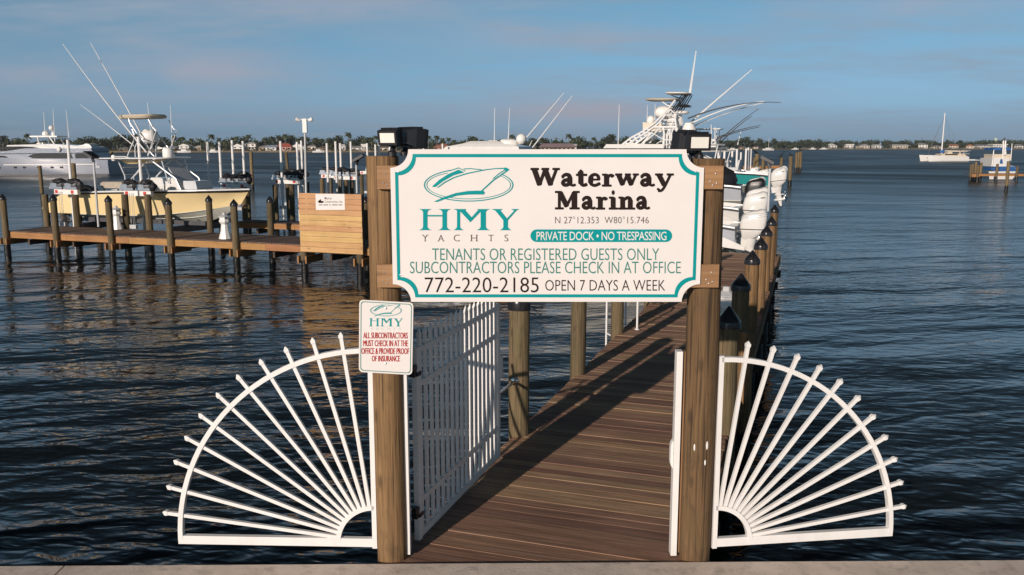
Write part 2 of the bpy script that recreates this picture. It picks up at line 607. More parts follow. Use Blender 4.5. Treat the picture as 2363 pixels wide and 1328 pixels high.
def make_water():
    m, t, b = base_mat('water')
    tc = N(t, 'ShaderNodeTexCoord')

    def layer(sx, sy, rz, detail, rough, dist):
        m0 = N(t, 'ShaderNodeMapping')
        m0.inputs['Rotation'].default_value = (0, 0, rz)
        L(t, tc.outputs['Object'], m0.inputs[0])
        mp = N(t, 'ShaderNodeMapping')
        mp.inputs['Scale'].default_value = (sx, sy, 1)
        L(t, m0.outputs[0], mp.inputs[0])
        return noise(t, mp.outputs[0], 1.0, detail, rough, dist)
    # wave slopes by finite differences, so that distant water keeps its roughness
    def slope(sx, sy, rz, detail, rough, dist, eps, amp):
        h = []
        for dx, dy in ((0, 0), (eps, 0), (0, eps)):
            ad = N(t, 'ShaderNodeVectorMath', operation='ADD')
            L(t, tc.outputs['Object'], ad.inputs[0])
            ad.inputs[1].default_value = (dx, dy, 0)
            m0 = N(t, 'ShaderNodeMapping')
            m0.inputs['Rotation'].default_value = (0, 0, rz)
            L(t, ad.outputs[0], m0.inputs[0])
            mp = N(t, 'ShaderNodeMapping')
            mp.inputs['Scale'].default_value = (sx, sy, 1)
            L(t, m0.outputs[0], mp.inputs[0])
            h.append(noise(t, mp.outputs[0], 1.0, detail, rough, dist))
        return [MA(t, 'MULTIPLY', MA(t, 'SUBTRACT', h[0], h[k]), amp / eps) for k in (1, 2)]
    A = slope(.62, 1.5, R(-16), 2, .45, .5, .06, .082)
    B = slope(2.0, 4.4, R(9), 2, .5, .4, .025, .031)
    D = slope(.16, .38, R(-8), 1, .5, .3, .3, .28)
    sp = N(t, 'ShaderNodeSeparateXYZ')
    L(t, tc.outputs['Object'], sp.inputs[0])
    open_ = N(t, 'ShaderNodeMapRange')                 # sheltered basin -> open, wind-ruffled river
    open_.interpolation_type = 'SMOOTHSTEP'
    for k, v in ((1, 14.0), (2, 150.0), (3, 0.0), (4, 1.0)):
        open_.inputs[k].default_value = v
    L(t, sp.outputs[1], open_.inputs[0])
    open_ = open_.outputs[0]
    patch = RAMP(t, layer(.03, .07, R(20), 3, .5, .4), [(0.33, .45), (0.66, 1.25)])
    cb = N(t, 'ShaderNodeCombineXYZ')
    for k in range(2):
        v = MA(t, 'ADD', MA(t, 'MULTIPLY', MA(t, 'ADD', A[k], B[k]), patch), D[k])
        v = MA(t, 'MULTIPLY', v, MA(t, 'SUBTRACT', 1.0, MA(t, 'MULTIPLY', open_, .5)))
        L(t, v, cb.inputs[k])
    cb.inputs[2].default_value = 1.0
    nm = N(t, 'ShaderNodeVectorMath', operation='NORMALIZE')
    L(t, cb.outputs[0], nm.inputs[0])
    L(t, nm.outputs[0], b.inputs['Normal'])
    b.inputs['Base Color'].default_value = (.006, .009, .011, 1)
    L(t, MA(t, 'ADD', .06, MA(t, 'MULTIPLY', MA(t, 'POWER', open_, .6), MA(t, 'ADD', .14, MA(t, 'MULTIPLY', patch, .2)))), b.inputs['Roughness'])
    b.inputs['IOR'].default_value = 1.33


make_materials()
M = MATS
WZ = -1.05                                  # water level (deck top is z = 0)
W_ = Vector((math.sin(R(18.8)), math.cos(R(18.8)), 0))      # along the walkway
N_ = Vector((W_.y, -W_.x, 0))                               # across it, to the right
A0 = Vector((-1.04, 7.0, 0))                                # left edge of the walkway at the wall
WW = 2.44
E_ = Vector((math.cos(R(20.5)), -math.sin(R(20.5)), 0))     # along the side dock, to the right
Q_ = Vector((-E_.y, E_.x, 0))                               # across it, away from the camera
T0 = Vector((-21.0, 36.1, 0))                               # near left corner of the side dock
TW = 2.25


def struct(o):
    o['kind'] = 'structure'
    return o


def sheet(name, pts, mat):
    mb = MB()
    mb.ngon([Vector(p) for p in pts])
    return struct(mb.build(name, mat, recalc=False))


# ---- setting
sheet('water', [(-2200, 6.95, WZ), (2200, 6.95, WZ), (2200, 1400, WZ), (-2200, 1400, WZ)], M['water'])
sheet('seabed', [(-2200, 6.9, WZ - 2.5), (2200, 6.9, WZ - 2.5), (2200, 1400, WZ - 2.5), (-2200, 1400, WZ - 2.5)], M['shore_land'])
sheet('pavement', [(-60, -60, -.02), (60, -60, -.02), (60, 6.05, -.02), (-60, 6.05, -.02)], M['paving'])

# seawall with its cap: two lengths meeting at a joint at the left
sw = thing('seawall', 'pale concrete seawall cap running along the bottom below the white gates', 'wall', (0, 6.5, 0))
SWA, SWB = onz(-400, 1310, .02), onz(2800, 1291, .02)
sdir = (SWB - SWA).normalized()
spn = Vector((-sdir.y, sdir.x, 0))
jx = onz(152, 1306, .02)
k0 = (jx - SWA).dot(sdir)


def wall_len(a, b):
    mb = MB()
    pa, pb = SWA + sdir * a, SWA + sdir * b
    prof = [(-.75, -.02), (-.75, .012), (-.02, .012), (0, -.008), (0, -.22), (-.10, -.22), (-.10, -3.4), (-.7, -3.4)]
    r = [[p + spn * u + Vector((0, 0, z)) for (u, z) in prof] for p in (pa, pb)]
    mb.loft(r)
    return mb


wall_len(-30, k0 - .008).build('cap_section', M['concrete'], sw)
wall_len(k0 + .008, 45).build('cap_section', M['concrete'], sw)


# ---- docks
def dock(name, label, p0, d, q, length, width, mat, edge, cat='dock', board=.14, gap=.010, skip=0.0, beams=True):
    root = thing(name, label, cat, tuple(p0))
    mb = MB()
    n = int(length / (board + gap))
    for i in range(n):
        s = i * (board + gap) + board / 2
        j = rng.uniform(-.012, .012)
        c = p0 + d * s + q * (width / 2 + j)
        rr = Matrix(((q.x, d.x, 0), (q.y, d.y, 0), (0, 0, 1)))
        mb.box(c + Vector((0, 0, -.02 + rng.uniform(-.004, .004))), (width + .04, board, .04), m=rr)
    mb.build('decking', mat, root)
    for e in ((-.03, width + .03) if edge is not None else ()):
        fb = MB()
        s = skip
        while s < length - .1:
            l = min(3.2, length - s)
            fb.bar(p0 + d * (s + .004) + q * e + Vector((0, 0, -.165)), p0 + d * (s + l - .004) + q * e + Vector((0, 0, -.165)), .045, .24, q)
            s += l
        fb.build('fascia_board', edge, root)
    if beams:
        bb = MB()
        for k in range(1, 3):
            o = q * (width * k / 3)
            bb.bar(p0 + d * .1 + o + Vector((0, 0, -.17)), p0 + d * (length - .1) + o + Vector((0, 0, -.17)), .06, .25, q)
        s = 1.2
        while s < length:
            bb.bar(p0 + d * s - q * .12 + Vector((0, 0, -.42)), p0 + d * s + q * (width + .12) + Vector((0, 0, -.42)), .09, .22, d)
            s += 2.4
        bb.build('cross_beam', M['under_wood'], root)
    return root


WL = 23.2
dock('walkway', 'weathered brown plank walkway leading out from the gate under the big sign', A0 - W_ * 1.3, W_, N_, WL + 1.3, WW, M['deck_wood'], M['walk_edge_wood'], skip=1.25)
TLEN = 22.9
sdock = dock('side_dock', 'long plank dock with orange edge boards crossing the left water', T0, E_, Q_, TLEN, TW, M['side_deck_wood'], M['fascia_wood'])

# finger piers beyond the side dock
f1 = onz(547, 511.5)
dock('finger_pier', 'short plank pier just behind the slatted wooden panel', f1, E_, Q_, 7.5, 1.1, M['side_deck_wood'], M['fascia_wood'], 'dock')


# ---- piles
def rnd_shaft(mb, x, y, r0, r1, z0, z1, seed, n=20):
    rings = []
    for k in range(9):
        z = z0 + (z1 - z0) * k / 8
        r = r0 + (r1 - r0) * k / 8
        ring = []
        for j in range(n):
            a = 2 * math.pi * j / n
            rr = r * (1 + .06 * mnoise.noise(Vector((math.cos(a) * 1.3, math.sin(a) * 1.3, z * .9 + seed * 5.3))))
            dx = .02 * mnoise.noise(Vector((seed * 2.7, z * .4, 0)))
            ring.append((x + rr * math.cos(a) + dx, y + rr * math.sin(a), z))
        rings.append([Vector(p) for p in ring])
    mb.loft(rings)


PSEED = [0]


def pile(x, y, ztop, r, label, group=None, cap='cone', zbot=-3.0, mat='pile_wood', name='mooring_pile', taper=.94):
    PSEED[0] += 1
    root = thing(name, label, 'pile', (x, y, 0), group)
    mb = MB()
    rnd_shaft(mb, x, y, r, r * taper, zbot, ztop, PSEED[0])
    mb.build('shaft', M[mat], root, True, .9)
    rt = r * taper
    c = MB()
    if cap == 'cone':
        rb = rt * 1.15
        c.lathe([(rt * 1.03, ztop - .03), (rb, ztop - .03), (rb, ztop + .045), (rb * .97, ztop + .06), (rb * .5, ztop + .06 + rb * .60), (.012, ztop + .06 + rb * 1.16), (.002, ztop + .06 + rb * 1.17)], 24, (x, y, 0))
        c.build('cap', M['cap_black'], root, True, .5)
    elif cap == 'round':
        pr = [(rt * 1.09, ztop - .10), (rt * 1.1, ztop - .02)] + [(rt * 1.08 * math.cos(a), ztop + rt * .62 * math.sin(a)) for a in [R(v) for v in (8, 25, 42, 60, 75, 88)]]
        c.lathe(pr, 24, (x, y, 0))
        c.build('cap', M['cap_black'], root, True, .5)
    return root


def pile_px(px, py_top, Y, r, label, **kw):
    p = at(px, py_top, Y)
    tip = kw.pop('tip', True)
    z = p.z
    if kw.get('cap', 'cone') == 'cone':
        z -= .10 + r
    return pile(p.x, p.y, z, r, label, **kw)


GL = 'piles along the left edge of the walkway'
pl = pile(xat(1198, 10.25), 10.25, 1.66, .128, 'round capped pile behind the open white picket gate', GL, 'round', taper=1.0)
pile(xat(1332, 13.1), 13.1, 1.75, .125, 'bare pile below the sign, second beyond the open gate', GL, 'round')
pile(xat(1424, 16.1), 16.1, 1.75, .125, 'bare pile below the sign beside the white ladder rails', GL, 'round')
for k, Y in enumerate((19.2, 22.3)):
    p = A0 + W_ * ((Y - 7) / W_.y)
    pile(p.x - .02, p.y, 1.7, .125, ('pile partly seen through the white ladder rails', 'far pile of the left walkway edge, hidden by the sign')[k], GL)
GR = 'capped piles along the right edge of the walkway'
RP = [(1683, 706, 10.3, .137), (1711, 630, 12.9, .135), (1737, 577, 15.7, .132), (1757, 547, 18.2, .132), (1770, 520, 20.9, .130), (1781, 499, 23.6, .130), (1788, 472, 27.6, .13)]
RLAB = ['pointed black capped pile nearest behind the right sign post', 'dark shaded capped pile just behind the nearest right pile', 'third capped pile counting from the right sign post',
        'fourth capped pile counting from the right sign post', 'capped pile below the nearest white outboard motor', 'capped pile beside the second white outboard motor',
        'farthest capped pile of the right row, beside the slim grey pole']
for (px, py, Y, r), lb in zip(RP, RLAB):
    pile_px(px, py, Y, r, lb, group=GR, mat='post_wood' if Y > 14 else 'pile_wood')
# short cut-off pile beside the second pile
p = at(1719, 765, 11.9)
pile(p.x + .03, p.y, p.z, .11, 'short cut off pile with flat top behind the right gate fan', None, None, mat='post_wood', name='cut_pile')

# side dock piles
GN = 'capped piles along the near edge of the side dock'
near = [(5, 447, 'leftmost pile at the free end of the side dock'), (122, 448, 'greenish pile in front of the first red marked lift beam'),
        (249, 450, 'pile just left of the first white dock pedestal'), (387, 456, 'pile in front of the yellow hull amidships'),
        (539, 459, 'pile just right of the second white dock pedestal')]
for px, py, lb in near:
    g = onplane(px, py, T0 - Q_ * .14, E_)
    pile(g.x, g.y, g.z - .24, .135, lb, GN)
    for sg in (-1, 1):
        c = Vector((g.x, g.y, -.42)) + E_ * (sg * .165)
        MB().bar(c - Q_ * .17, c + Q_ * .9, .05, .26, E_).build('bearer', M['fascia_wood'], sdock)
for px, lb in ((703, 'pile holding up the left side of the slatted panel'), (832, 'pile holding up the right side of the slatted panel')):
    g = onplane(px, 600, T0 - Q_ * .14, E_)
    pile(g.x, g.y, -.02, .135, lb, GN, None)
    for sg in (-1, 1):
        c = Vector((g.x, g.y, -.52)) + E_ * (sg * .165)
        MB().bar(c - Q_ * .17, c + Q_ * .9, .05, .26, E_).build('bearer', M['fascia_wood'], sdock)
GF = 'capped piles along the far edge of the side dock'
for px, py, lb in ((481, 450, 'capped pile below the yellow bow'), (622, 452, 'capped pile midway between yellow bow and slatted panel'), (844, 452, 'capped pile half hidden at the right edge of the slatted panel')):
    g = onplane(px, py, T0 + Q_ * (TW + .14), E_)
    pile(g.x, g.y, g.z - .24, .135, lb, GF)

# clamped bearers at the near piles (the short orange board ends)
# ---- tall sign posts
post_l = pile(-1.035, 7.0, 3.42, .127, 'tall round timber post at the left of the big sign', 'sign posts', None, mat='post_wood', name='sign_post', taper=1.0)
post_r = pile(xat(1606, 7.0, .5), 7.0, 3.40, .127, 'tall round timber post at the right of the big sign', 'sign posts', None, mat='post_wood', name='sign_post', taper=1.06)
post_l['category'] = post_r['category'] = 'post'

for dx, dz, rx, rz in ((-.055, 1.03, .008, .03), (.045, 1.05, .012, .035), (.035, .90, .007, .022)):
    a = math.asin(dx / .129)
    x, y = post_r.location.x + .131 * math.sin(a), 7.0 - .131 * math.cos(a)
    MB().blob((x, y, dz), (rx, .003, rz), .3, int(dz * 100), 10, 6).build('bird_dropping', M['white_paint'], post_r, True)
# ---- the big sign
YS = 6.80
SX, SZ0, SW, SH = (at(1262, 500, YS)).x, at(1262, 697, YS).z, 2.44, at(1262, 345, YS).z - at(1262, 697, YS).z
sign = thing('marina_sign', 'big white marina sign board with teal border and black lettering above the gateway', 'sign', (SX, YS, SZ0))


def sign_outline(inset, y, r=.142):
    hw, z0, z1 = SW / 2 - inset, SZ0 + inset, SZ0 + SH - inset
    rr = r
    pts = []
    for (cx_, cz_, a0) in ((SX - hw + inset - inset, z1, 270), (SX + hw, z1, 180), (SX + hw, z0, 90), (SX - hw, z0, 0)):
        # concave quarter circles round each corner, traversed clockwise from the top left
        for k in range(9):
            if cz_ == z1 and cx_ < SX:
                a = R(-90 + 90 * k / 8)
            elif cz_ == z1:
                a = R(180 + 90 * k / 8)
            elif cx_ > SX:
                a = R(90 + 90 * k / 8)
            else:
                a = R(0 + 90 * k / 8)
            pts.append(Vector((cx_ + rr * math.cos(a), y, cz_ + rr * math.sin(a))))
    return pts


mb = MB()
mb.prism(sign_outline(0, YS), (0, .018, 0))
mb.build('panel', M['sign_face'], sign)
o1, o2 = sign_outline(.036, YS - .002, .140), sign_outline(.061, YS - .002, .140)
mb = MB()
n = len(o1)
mb.add(o1 + o2, [(i, (i + 1) % n, (i + 1) % n + n, i + n) for i in range(n)])
mb.build('border', M['ink_teal'], sign)
for (py0, py1) in ((383, 437), (611, 664)):
    b0 = at(871, (py0 + py1) / 2, YS + .05)
    b1 = at(1667 if py0 < 500 else 1657, (py0 + py1) / 2, YS + .05)
    zt, zb = at(900, py0, YS + .02).z, at(900, py1, YS + .02).z
    mb = MB()
    mb.box(((b0.x + b1.x) / 2, YS + .044, (zt + zb) / 2), (b1.x - b0.x, .046, zt - zb))
    cb = mb.build('crossbeam', M['beam_wood'], sign)
    for sx_, s in ((b0.x, 1), (b1.x, -1)):
        for (dx, dz) in ((.06, .03), (.10, -.03), (.08, -.06), (.05, -.045)):
            MB().lathe([(.006, 0), (.006, .003), (.002, .005)], 8, (sx_ + s * dx, YS + .0205, (zt + zb) / 2 + dz), m=Matrix.Rotation(R(90), 3, 'X')).build('screw', M['galvanised'], cb)
for (px, py) in ((919, 397), (924, 635), (1606, 397), (1596, 640), (1240, 640)):
    p = at(px, py, YS)
    MB().lathe([(.007, 0), (.006, .004), (.001, .005)], 8, (p.x, YS - .0005, p.z), m=Matrix.Rotation(R(90), 3, 'X')).build('screw', M['galvanised'], sign)


# ---- lettering
def text_flat(s, bold=0.0, track=1.0):
    cu = bpy.data.curves.new('lettering', 'FONT')
    cu.body = s
    cu.offset = bold
    cu.space_character = track
    cu.resolution_u = 3
    o = bpy.data.objects.new('lettering', cu)
    COL.objects.link(o)
    dg = bpy.context.evaluated_depsgraph_get()
    me = bpy.data.meshes.new_from_object(o.evaluated_get(dg))
    vs = [(v.co.x, v.co.y) for v in me.vertices]
    fs = [tuple(p.vertices) for p in me.polygons]
    bpy.data.objects.remove(o)
    bpy.data.curves.remove(cu)
    bpy.data.meshes.remove(me)
    return vs, fs


def text(mb, s, box, put, bold=0.0, track=1.0):
    """the string fitted into the photo rectangle box = (x0, x1, y_top, y_bottom)"""
    vs, fs = text_flat(s, bold, track)
    xs, ys = [v[0] for v in vs], [v[1] for v in vs]
    x0, x1, y0, y1 = min(xs), max(xs), min(ys), max(ys)
    mb.add([put(box[0] + (x - x0) / (x1 - x0) * (box[1] - box[0]), box[3] - (y - y0) / (y1 - y0) * (box[3] - box[2])) for x, y in vs], fs)


LAY = [0]


def on_sign(px, py):
    return at(px, py, YS - .003)


def strokes(mb, lst, ox, oy, sx, sy, put, back):
    """fat rounded pen strokes: (width, [(x, y), ...]) in letter units, y up"""
    for w, pts in lst:
        LAY[0] += 1
        off = Vector((0, -back * (LAY[0] % 23) / 23.0, 0))
        pts = [Vector((p[0], p[1], 0)) for p in pts]
        fine = [pts[0]]
        for i in range(len(pts) - 1):                 # Catmull-Rom through the pen points
            if len(pts) == 2:
                fine.append(pts[1])
                break
            p0, p1, p2, p3 = pts[max(i - 1, 0)], pts[i], pts[i + 1], pts[min(i + 2, len(pts) - 1)]
            for k in range(1, 6):
                t_ = k / 5
                fine.append(.5 * ((2 * p1) + (p2 - p0) * t_ + (2 * p0 - 5 * p1 + 4 * p2 - p3) * t_ ** 2 + (3 * p1 - p0 - 3 * p2 + p3) * t_ ** 3))
        ws = w if isinstance(w, tuple) else (w, w)
        left, right = [], []
        m_ = len(fine)
        for i, p in enumerate(fine):
            d = (fine[min(i + 1, m_ - 1)] - fine[max(i - 1, 0)]).normalized()
            nn = Vector((-d.y, d.x, 0))
            hw = (ws[0] + (ws[1] - ws[0]) * i / (m_ - 1)) / 2 
            left.append(p + nn * hw)
            right.append(p - nn * hw)
        d1 = (fine[-1] - fine[-2]).normalized()
        d0 = (fine[1] - fine[0]).normalized()
        n1, n0 = Vector((-d1.y, d1.x, 0)), Vector((-d0.y, d0.x, 0))
        rr = .55
        e1 = [fine[-1] + (n1 * math.cos(a) + d1 * math.sin(a) * rr) * ws[1] / 2 for a in [math.pi * k / 6 for k in range(1, 6)]]
        e0 = [fine[0] + (-n0 * math.cos(a) - d0 * math.sin(a) * rr) * ws[0] / 2 for a in [math.pi * k / 6 for k in range(1, 6)]]
        tr = lambda q: put(ox + q.x * sx, oy - q.y * sy) + off
        vs = [tr(q) for q in left + right]
        mb.add(vs, [(i, i + 1, m_ + i + 1, m_ + i) for i in range(m_ - 1)])
        mb.add([tr(q) for q in [left[-1]] + e1 + [right[-1]]], [tuple(range(7))])
        mb.add([tr(q) for q in [right[0]] + e0 + [left[0]]], [tuple(range(7))])


GLY = {
    'W': (1.50, [(.28, [(.20, .90), (.46, .12)]), (.17, [(.48, .14), (.72, .88)]), (.28, [(.74, .90), (1.02, .12)]), (.16, [(1.04, .14), (1.30, .88)]),
                 (.13, [(.03, .93), (.40, .93)]), (.13, [(.58, .93), (.92, .93)]), (.13, [(1.14, .93), (1.46, .93)]), (.2, [(.46, .2), (.47, .10)]), (.2, [(1.02, .2), (1.03, .10)])]),
    'w': (1.22, [(.26, [(.18, .62), (.38, .12)]), (.15, [(.40, .13), (.60, .60)]), (.26, [(.62, .62), (.82, .12)]), (.14, [(.84, .13), (1.04, .60)]),
                 (.12, [(.03, .64), (.34, .64)]), (.12, [(.52, .64), (.78, .64)]), (.12, [(.92, .64), (1.18, .64)])]),
    'a': (.80, [((.16, .24), [(.12, .52), (.26, .63), (.44, .60), (.50, .44)]), (.27, [(.49, .46), (.49, .16)]), (.20, [(.46, .36), (.24, .33), (.14, .20), (.22, .09), (.38, .10), (.48, .20)]),
                (.14, [(.52, .10), (.66, .06), (.76, .10)]), (.17, [(.13, .52), (.16, .50)])]),
    't': (.58, [(.27, [(.25, .78), (.25, .18)]), (.13, [(.03, .62), (.54, .62)]), (.18, [(.25, .17), (.36, .07), (.54, .11)]), (.14, [(.14, .70), (.27, .86)])]),
    'e': (.72, [(.17, [(.58, .38), (.53, .57), (.36, .64), (.18, .54), (.12, .34), (.19, .14), (.38, .06), (.62, .16)]), (.11, [(.16, .37), (.60, .37)]), (.26, [(.18, .50), (.16, .22)])]),
    'r': (.68, [(.27, [(.25, .60), (.25, .08)]), (.12, [(.04, .05), (.48, .05)]), (.12, [(.05, .63), (.26, .63)]), (.15, [(.32, .48), (.42, .60), (.54, .60)]), (.21, [(.54, .57), (.56, .54)])]),
    'y': (.98, [(.26, [(.20, .62), (.46, .10)]), (.14, [(.78, .62), (.50, .02), (.34, -.20), (.18, -.23)]), (.19, [(.17, -.17), (.19, -.14)]), (.12, [(.03, .64), (.38, .64)]), (.12, [(.62, .64), (.93, .64)])]),
    'M': (1.42, [(.16, [(.27, .10), (.27, .88)]), (.28, [(.32, .88), (.66, .20)]), (.15, [(.68, .22), (1.02, .88)]), (.31, [(1.08, .88), (1.08, .10)]),
                 (.12, [(.06, .06), (.48, .06)]), (.12, [(.84, .06), (1.34, .06)]), (.12, [(.06, .93), (.36, .93)]), (.12, [(1.02, .93), (1.34, .93)])]),
    'i': (.52, [(.27, [(.26, .60), (.26, .08)]), (.12, [(.05, .05), (.49, .05)]), (.12, [(.06, .63), (.26, .63)]), (.24, [(.24, .90), (.28, .90)])]),
    'n': (.92, [(.27, [(.25, .60), (.25, .08)]), (.12, [(.04, .05), (.45, .05)]), (.12, [(.05, .63), (.25, .63)]), ((.14, .26), [(.32, .50), (.48, .62), (.62, .58), (.66, .44)]), (.27, [(.66, .48), (.66, .08)]), (.12, [(.50, .05), (.90, .05)])]),
}


def cooper(mb, word, x0, x1, ybase, cap, put):
    tot = sum(GLY[c][0] for c in word)
    k = (x1 - x0) / tot
    x = x0
    for c in word:
        strokes(mb, GLY[c][1], x, ybase, k, cap, put, .0008)
        x += GLY[c][0] * k


mb = MB()
cooper(mb, 'Waterway', 1224, 1556, 431, 43.5, on_sign)
cooper(mb, 'Marina', 1279, 1500, 484, 43.5, on_sign)
mb.build('title_lettering', M['ink_black'], sign, recalc=False)
mb = MB()
text(mb, 'N 27°12.353  W80°15.746', (1281, 1497, 500, 516), on_sign, -.012, 1.04)
mb.build('coordinates', M['ink_brown'], sign, recalc=False)


def pill(put, x0, x1, y0, y1):
    r = (y1 - y0) / 2
    pts = []
    for k in range(13):
        a = R(90 + 180 * k / 12)
        pts.append((x0 + r + r * math.cos(a), y0 + r - r * math.sin(a)))
    for k in range(13):
        a = R(-90 + 180 * k / 12)
        pts.append((x1 - r + r * math.cos(a), y0 + r - r * math.sin(a)))
    return [put(*p) for p in pts]


mb = MB()
mb.ngon(pill(on_sign, 1224, 1551, 530, 559))
pb = mb.build('notice_band', M['ink_teal'], sign, recalc=False)
mb = MB()
text(mb, 'PRIVATE DOCK • NO TRESPASSING', (1238, 1538, 535, 555), lambda a, b: at(a, b, YS - .0045), .004, .94)
mb.build('notice_lettering', M['sign_face'], pb, recalc=False)
mb = MB()
text(mb, 'TENANTS OR REGISTERED GUESTS ONLY', (997, 1521, 573.5, 601), on_sign, -.006)
text(mb, 'SUBCONTRACTORS PLEASE CHECK IN AT OFFICE', (946, 1571, 604, 631.5), on_sign, -.006)
mb.build('green_lettering', M['ink_green'], sign, recalc=False)
mb = MB()
text(mb, '772-220-2185', (980, 1243, 640.5, 675.5), on_sign, -.006)
text(mb, 'OPEN 7 DAYS A WEEK', (1258, 1535, 646.5, 671.5), on_sign, -.008)
mb.build('phone_lettering', M['ink_black'], sign, recalc=False)


# the emblem and initials: shapes read off in an enlarged grid (1992 wide over 300 photo pixels)
def emblem(put0, mb, part='all'):
    P = put0
    S = 300 / 1992.0

    def g(pts, lift=0.0):
        return [P(950 + x * S, 375 + y * S) + Vector((0, -lift, 0)) for x, y in pts]

    def band(outer, inner, lift):
        n_ = len(outer)
        mb.add(g(outer, lift) + g(inner, lift), [(i, i + 1, n_ + i + 1, n_ + i) for i in range(n_ - 1)])

    def ell(cx_, cy_, rx, ry, a0, a1, w, lift):
        o, i_ = [], []
        for k in range(61):
            a = R(a0 + (a1 - a0) * k / 60)
            o.append((cx_ + rx * math.cos(a), cy_ - ry * math.sin(a)))
            i_.append((cx_ + (rx - w) * math.cos(a), cy_ - (ry - w * .8) * math.sin(a)))
        band(o, i_, lift)
    ell(873, 348, 687, 254, 113, 403, 19, .0)                 # outer oval, open behind the bow
    ell(873, 348, 648, 218, 120, 400, 12, .0)
    band([(560, 130), (720, 78), (830, 132)], [(570, 140), (720, 92), (818, 140)], .0002)      # cabin top line
    mb.ngon(g([(310, 372), (420, 270), (560, 180), (720, 112), (806, 154), (640, 200), (480, 290), (370, 375), (340, 380)], .0002))
    band([(385, 388), (500, 300), (640, 228), (840, 164), (1120, 108), (1300, 88), (1440, 84)], [(410, 388), (510, 316), (650, 242), (850, 180), (1125, 122), (1300, 102), (1440, 102)], .0004)
    mb.ngon(g([(1405, 84), (1450, 80), (1500, 110), (1470, 136), (1400, 182), (1330, 210), (1440, 134), (1415, 112)], .0003))
    band([(1062, 436), (1240, 270), (1440, 132)], [(1085, 440), (1262, 280), (1452, 148)], .0006)
    band([(1240, 250), (1330, 170), (1415, 116)], [(1252, 254), (1345, 176), (1430, 124)], .0007)
    band([(790, 96), (900, 90), (1040, 104), (1130, 120)], [(800, 110), (900, 103), (1030, 116), (1110, 130)], .0008)
    band([(340, 602), (500, 530), (680, 470), (860, 440), (1000, 434), (1100, 436), (1120, 462)], [(390, 608), (520, 560), (700, 510), (860, 494), (1000, 492), (1105, 494), (1120, 466)], .0009)


def initials(put0, mb):
    S = 300 / 1992.0
    k = [0]

    def g(pts):
        k[0] += 1
        return mb.ngon([put0(950 + x * S, 375 + y * S) + Vector((0, -.00008 * k[0], 0)) for x, y in pts])

    def stem(x0, x1, top=True, bot=True, w=66):
        g([(x0, 722), (x1, 722), (x1, 1032), (x0, 1032)])
        if bot:
            g([(x0 - w, 1040), (x1 + w, 1040), (x1 + 22, 1022), (x1 - 2, 990), (x0 + 2, 990), (x0 - 22, 1022)])
        if top:
            g([(x0 - w, 716), (x1 + w, 716), (x1 + 22, 732), (x1 - 2, 764), (x0 + 2, 764), (x0 - 22, 732)])
    stem(174, 242)
    stem(470, 540)
    g([(242, 808), (470, 808), (470, 830), (242, 830)])
    stem(694, 742, False, True, 54)
    stem(1056, 1136)
    g([(636, 716), (830, 716), (826, 740), (925, 850), (898, 918), (742, 750), (700, 760), (690, 738)])
    g([(898, 918), (912, 850), (1030, 716), (1062, 716), (1060, 752)])
    g([(1404, 880), (1474, 880), (1474, 1032), (1404, 1032)])
    g([(1348, 1040), (1530, 1040), (1496, 1022), (1472, 990), (1406, 990), (1382, 1022)])
    g([(1280, 740), (1360, 736), (1474, 880), (1404, 890)])
    g([(1225, 716), (1395, 716), (1360, 738), (1280, 742)])
    g([(1456, 862), (1568, 742), (1604, 740), (1474, 888)])
    g([(1522, 716), (1646, 716), (1604, 742), (1568, 744)])


mb = MB()
emblem(on_sign, mb)
mb.build('yacht_emblem', M['ink_teal'], sign, recalc=False)
mb = MB()
initials(on_sign, mb)
mb.build('initials', M['ink_teal'], sign, recalc=False)
mb = MB()


def serif_word(mb, boxes, put, wt_=-.012):
    for ch, (a, b, c_, d_) in boxes:
        text(mb, ch, (a, b, c_, d_), put, wt_)
        if ch in 'YHTA':
            w_ = (b - a)
            feet = {'Y': [(.5, d_), (.05, c_), (.95, c_)], 'H': [(.05, d_), (.95, d_), (.05, c_), (.95, c_)], 'T': [(.5, d_)], 'A': [(.04, d_), (.96, d_)]}[ch]
            for fx, fy in feet:
                x = a + fx * w_
                yy = fy - .8 if fy == d_ else fy
                mb.ngon([put(x - w_ * .2, yy), put(x + w_ * .2, yy), put(x + w_ * .2, yy + .9), put(x - w_ * .2, yy + .9)])


serif_word(mb, [('Y', (975, 987, 542.5, 557)), ('A', (1011, 1024, 542.5, 557)), ('C', (1047, 1061, 542, 557.5)), ('H', (1087, 1101, 542.5, 557)), ('T', (1127, 1139, 542.5, 557)), ('S', (1164, 1173, 542, 557.5))],
           lambda a, b: at(a, b, YS - .0035))
mb.build('yachts_lettering', M['ink_brown'], sign, recalc=False)

# ---- the small notice on the left post
YN = 6.83
note = thing('notice_plate', 'small white notice plate with red writing screwed to the left post', 'sign', tuple(at(890, 864, YN)))


def nquad(u, v, lift=0.0):
    """u, v in 0..1 over the plate, v down"""
    c = [(829, 692), (954, 699), (951, 866), (828, 859)]
    x = (c[0][0] * (1 - u) + c[1][0] * u) * (1 - v) + (c[3][0] * (1 - u) + c[2][0] * u) * v
    y = (c[0][1] * (1 - u) + c[1][1] * u) * (1 - v) + (c[3][1] * (1 - u) + c[2][1] * u) * v
    return at(x, y, YN - lift)


def rrect(i, lift, r=.075):
    pts = []
    ax, ay = 1, .74
    for (cu, cv, a0) in ((i + r, i * ay + r * ay, 180), (1 - i - r, i * ay + r * ay, 270), (1 - i - r, 1 - i * ay - r * ay, 0), (i + r, 1 - i * ay - r * ay, 90)):
        for k in range(6):
            a = R(a0 + 90 * k / 5)
            pts.append(nquad(cu + r * math.cos(a), cv + r * ay * math.sin(a), lift))
    return pts


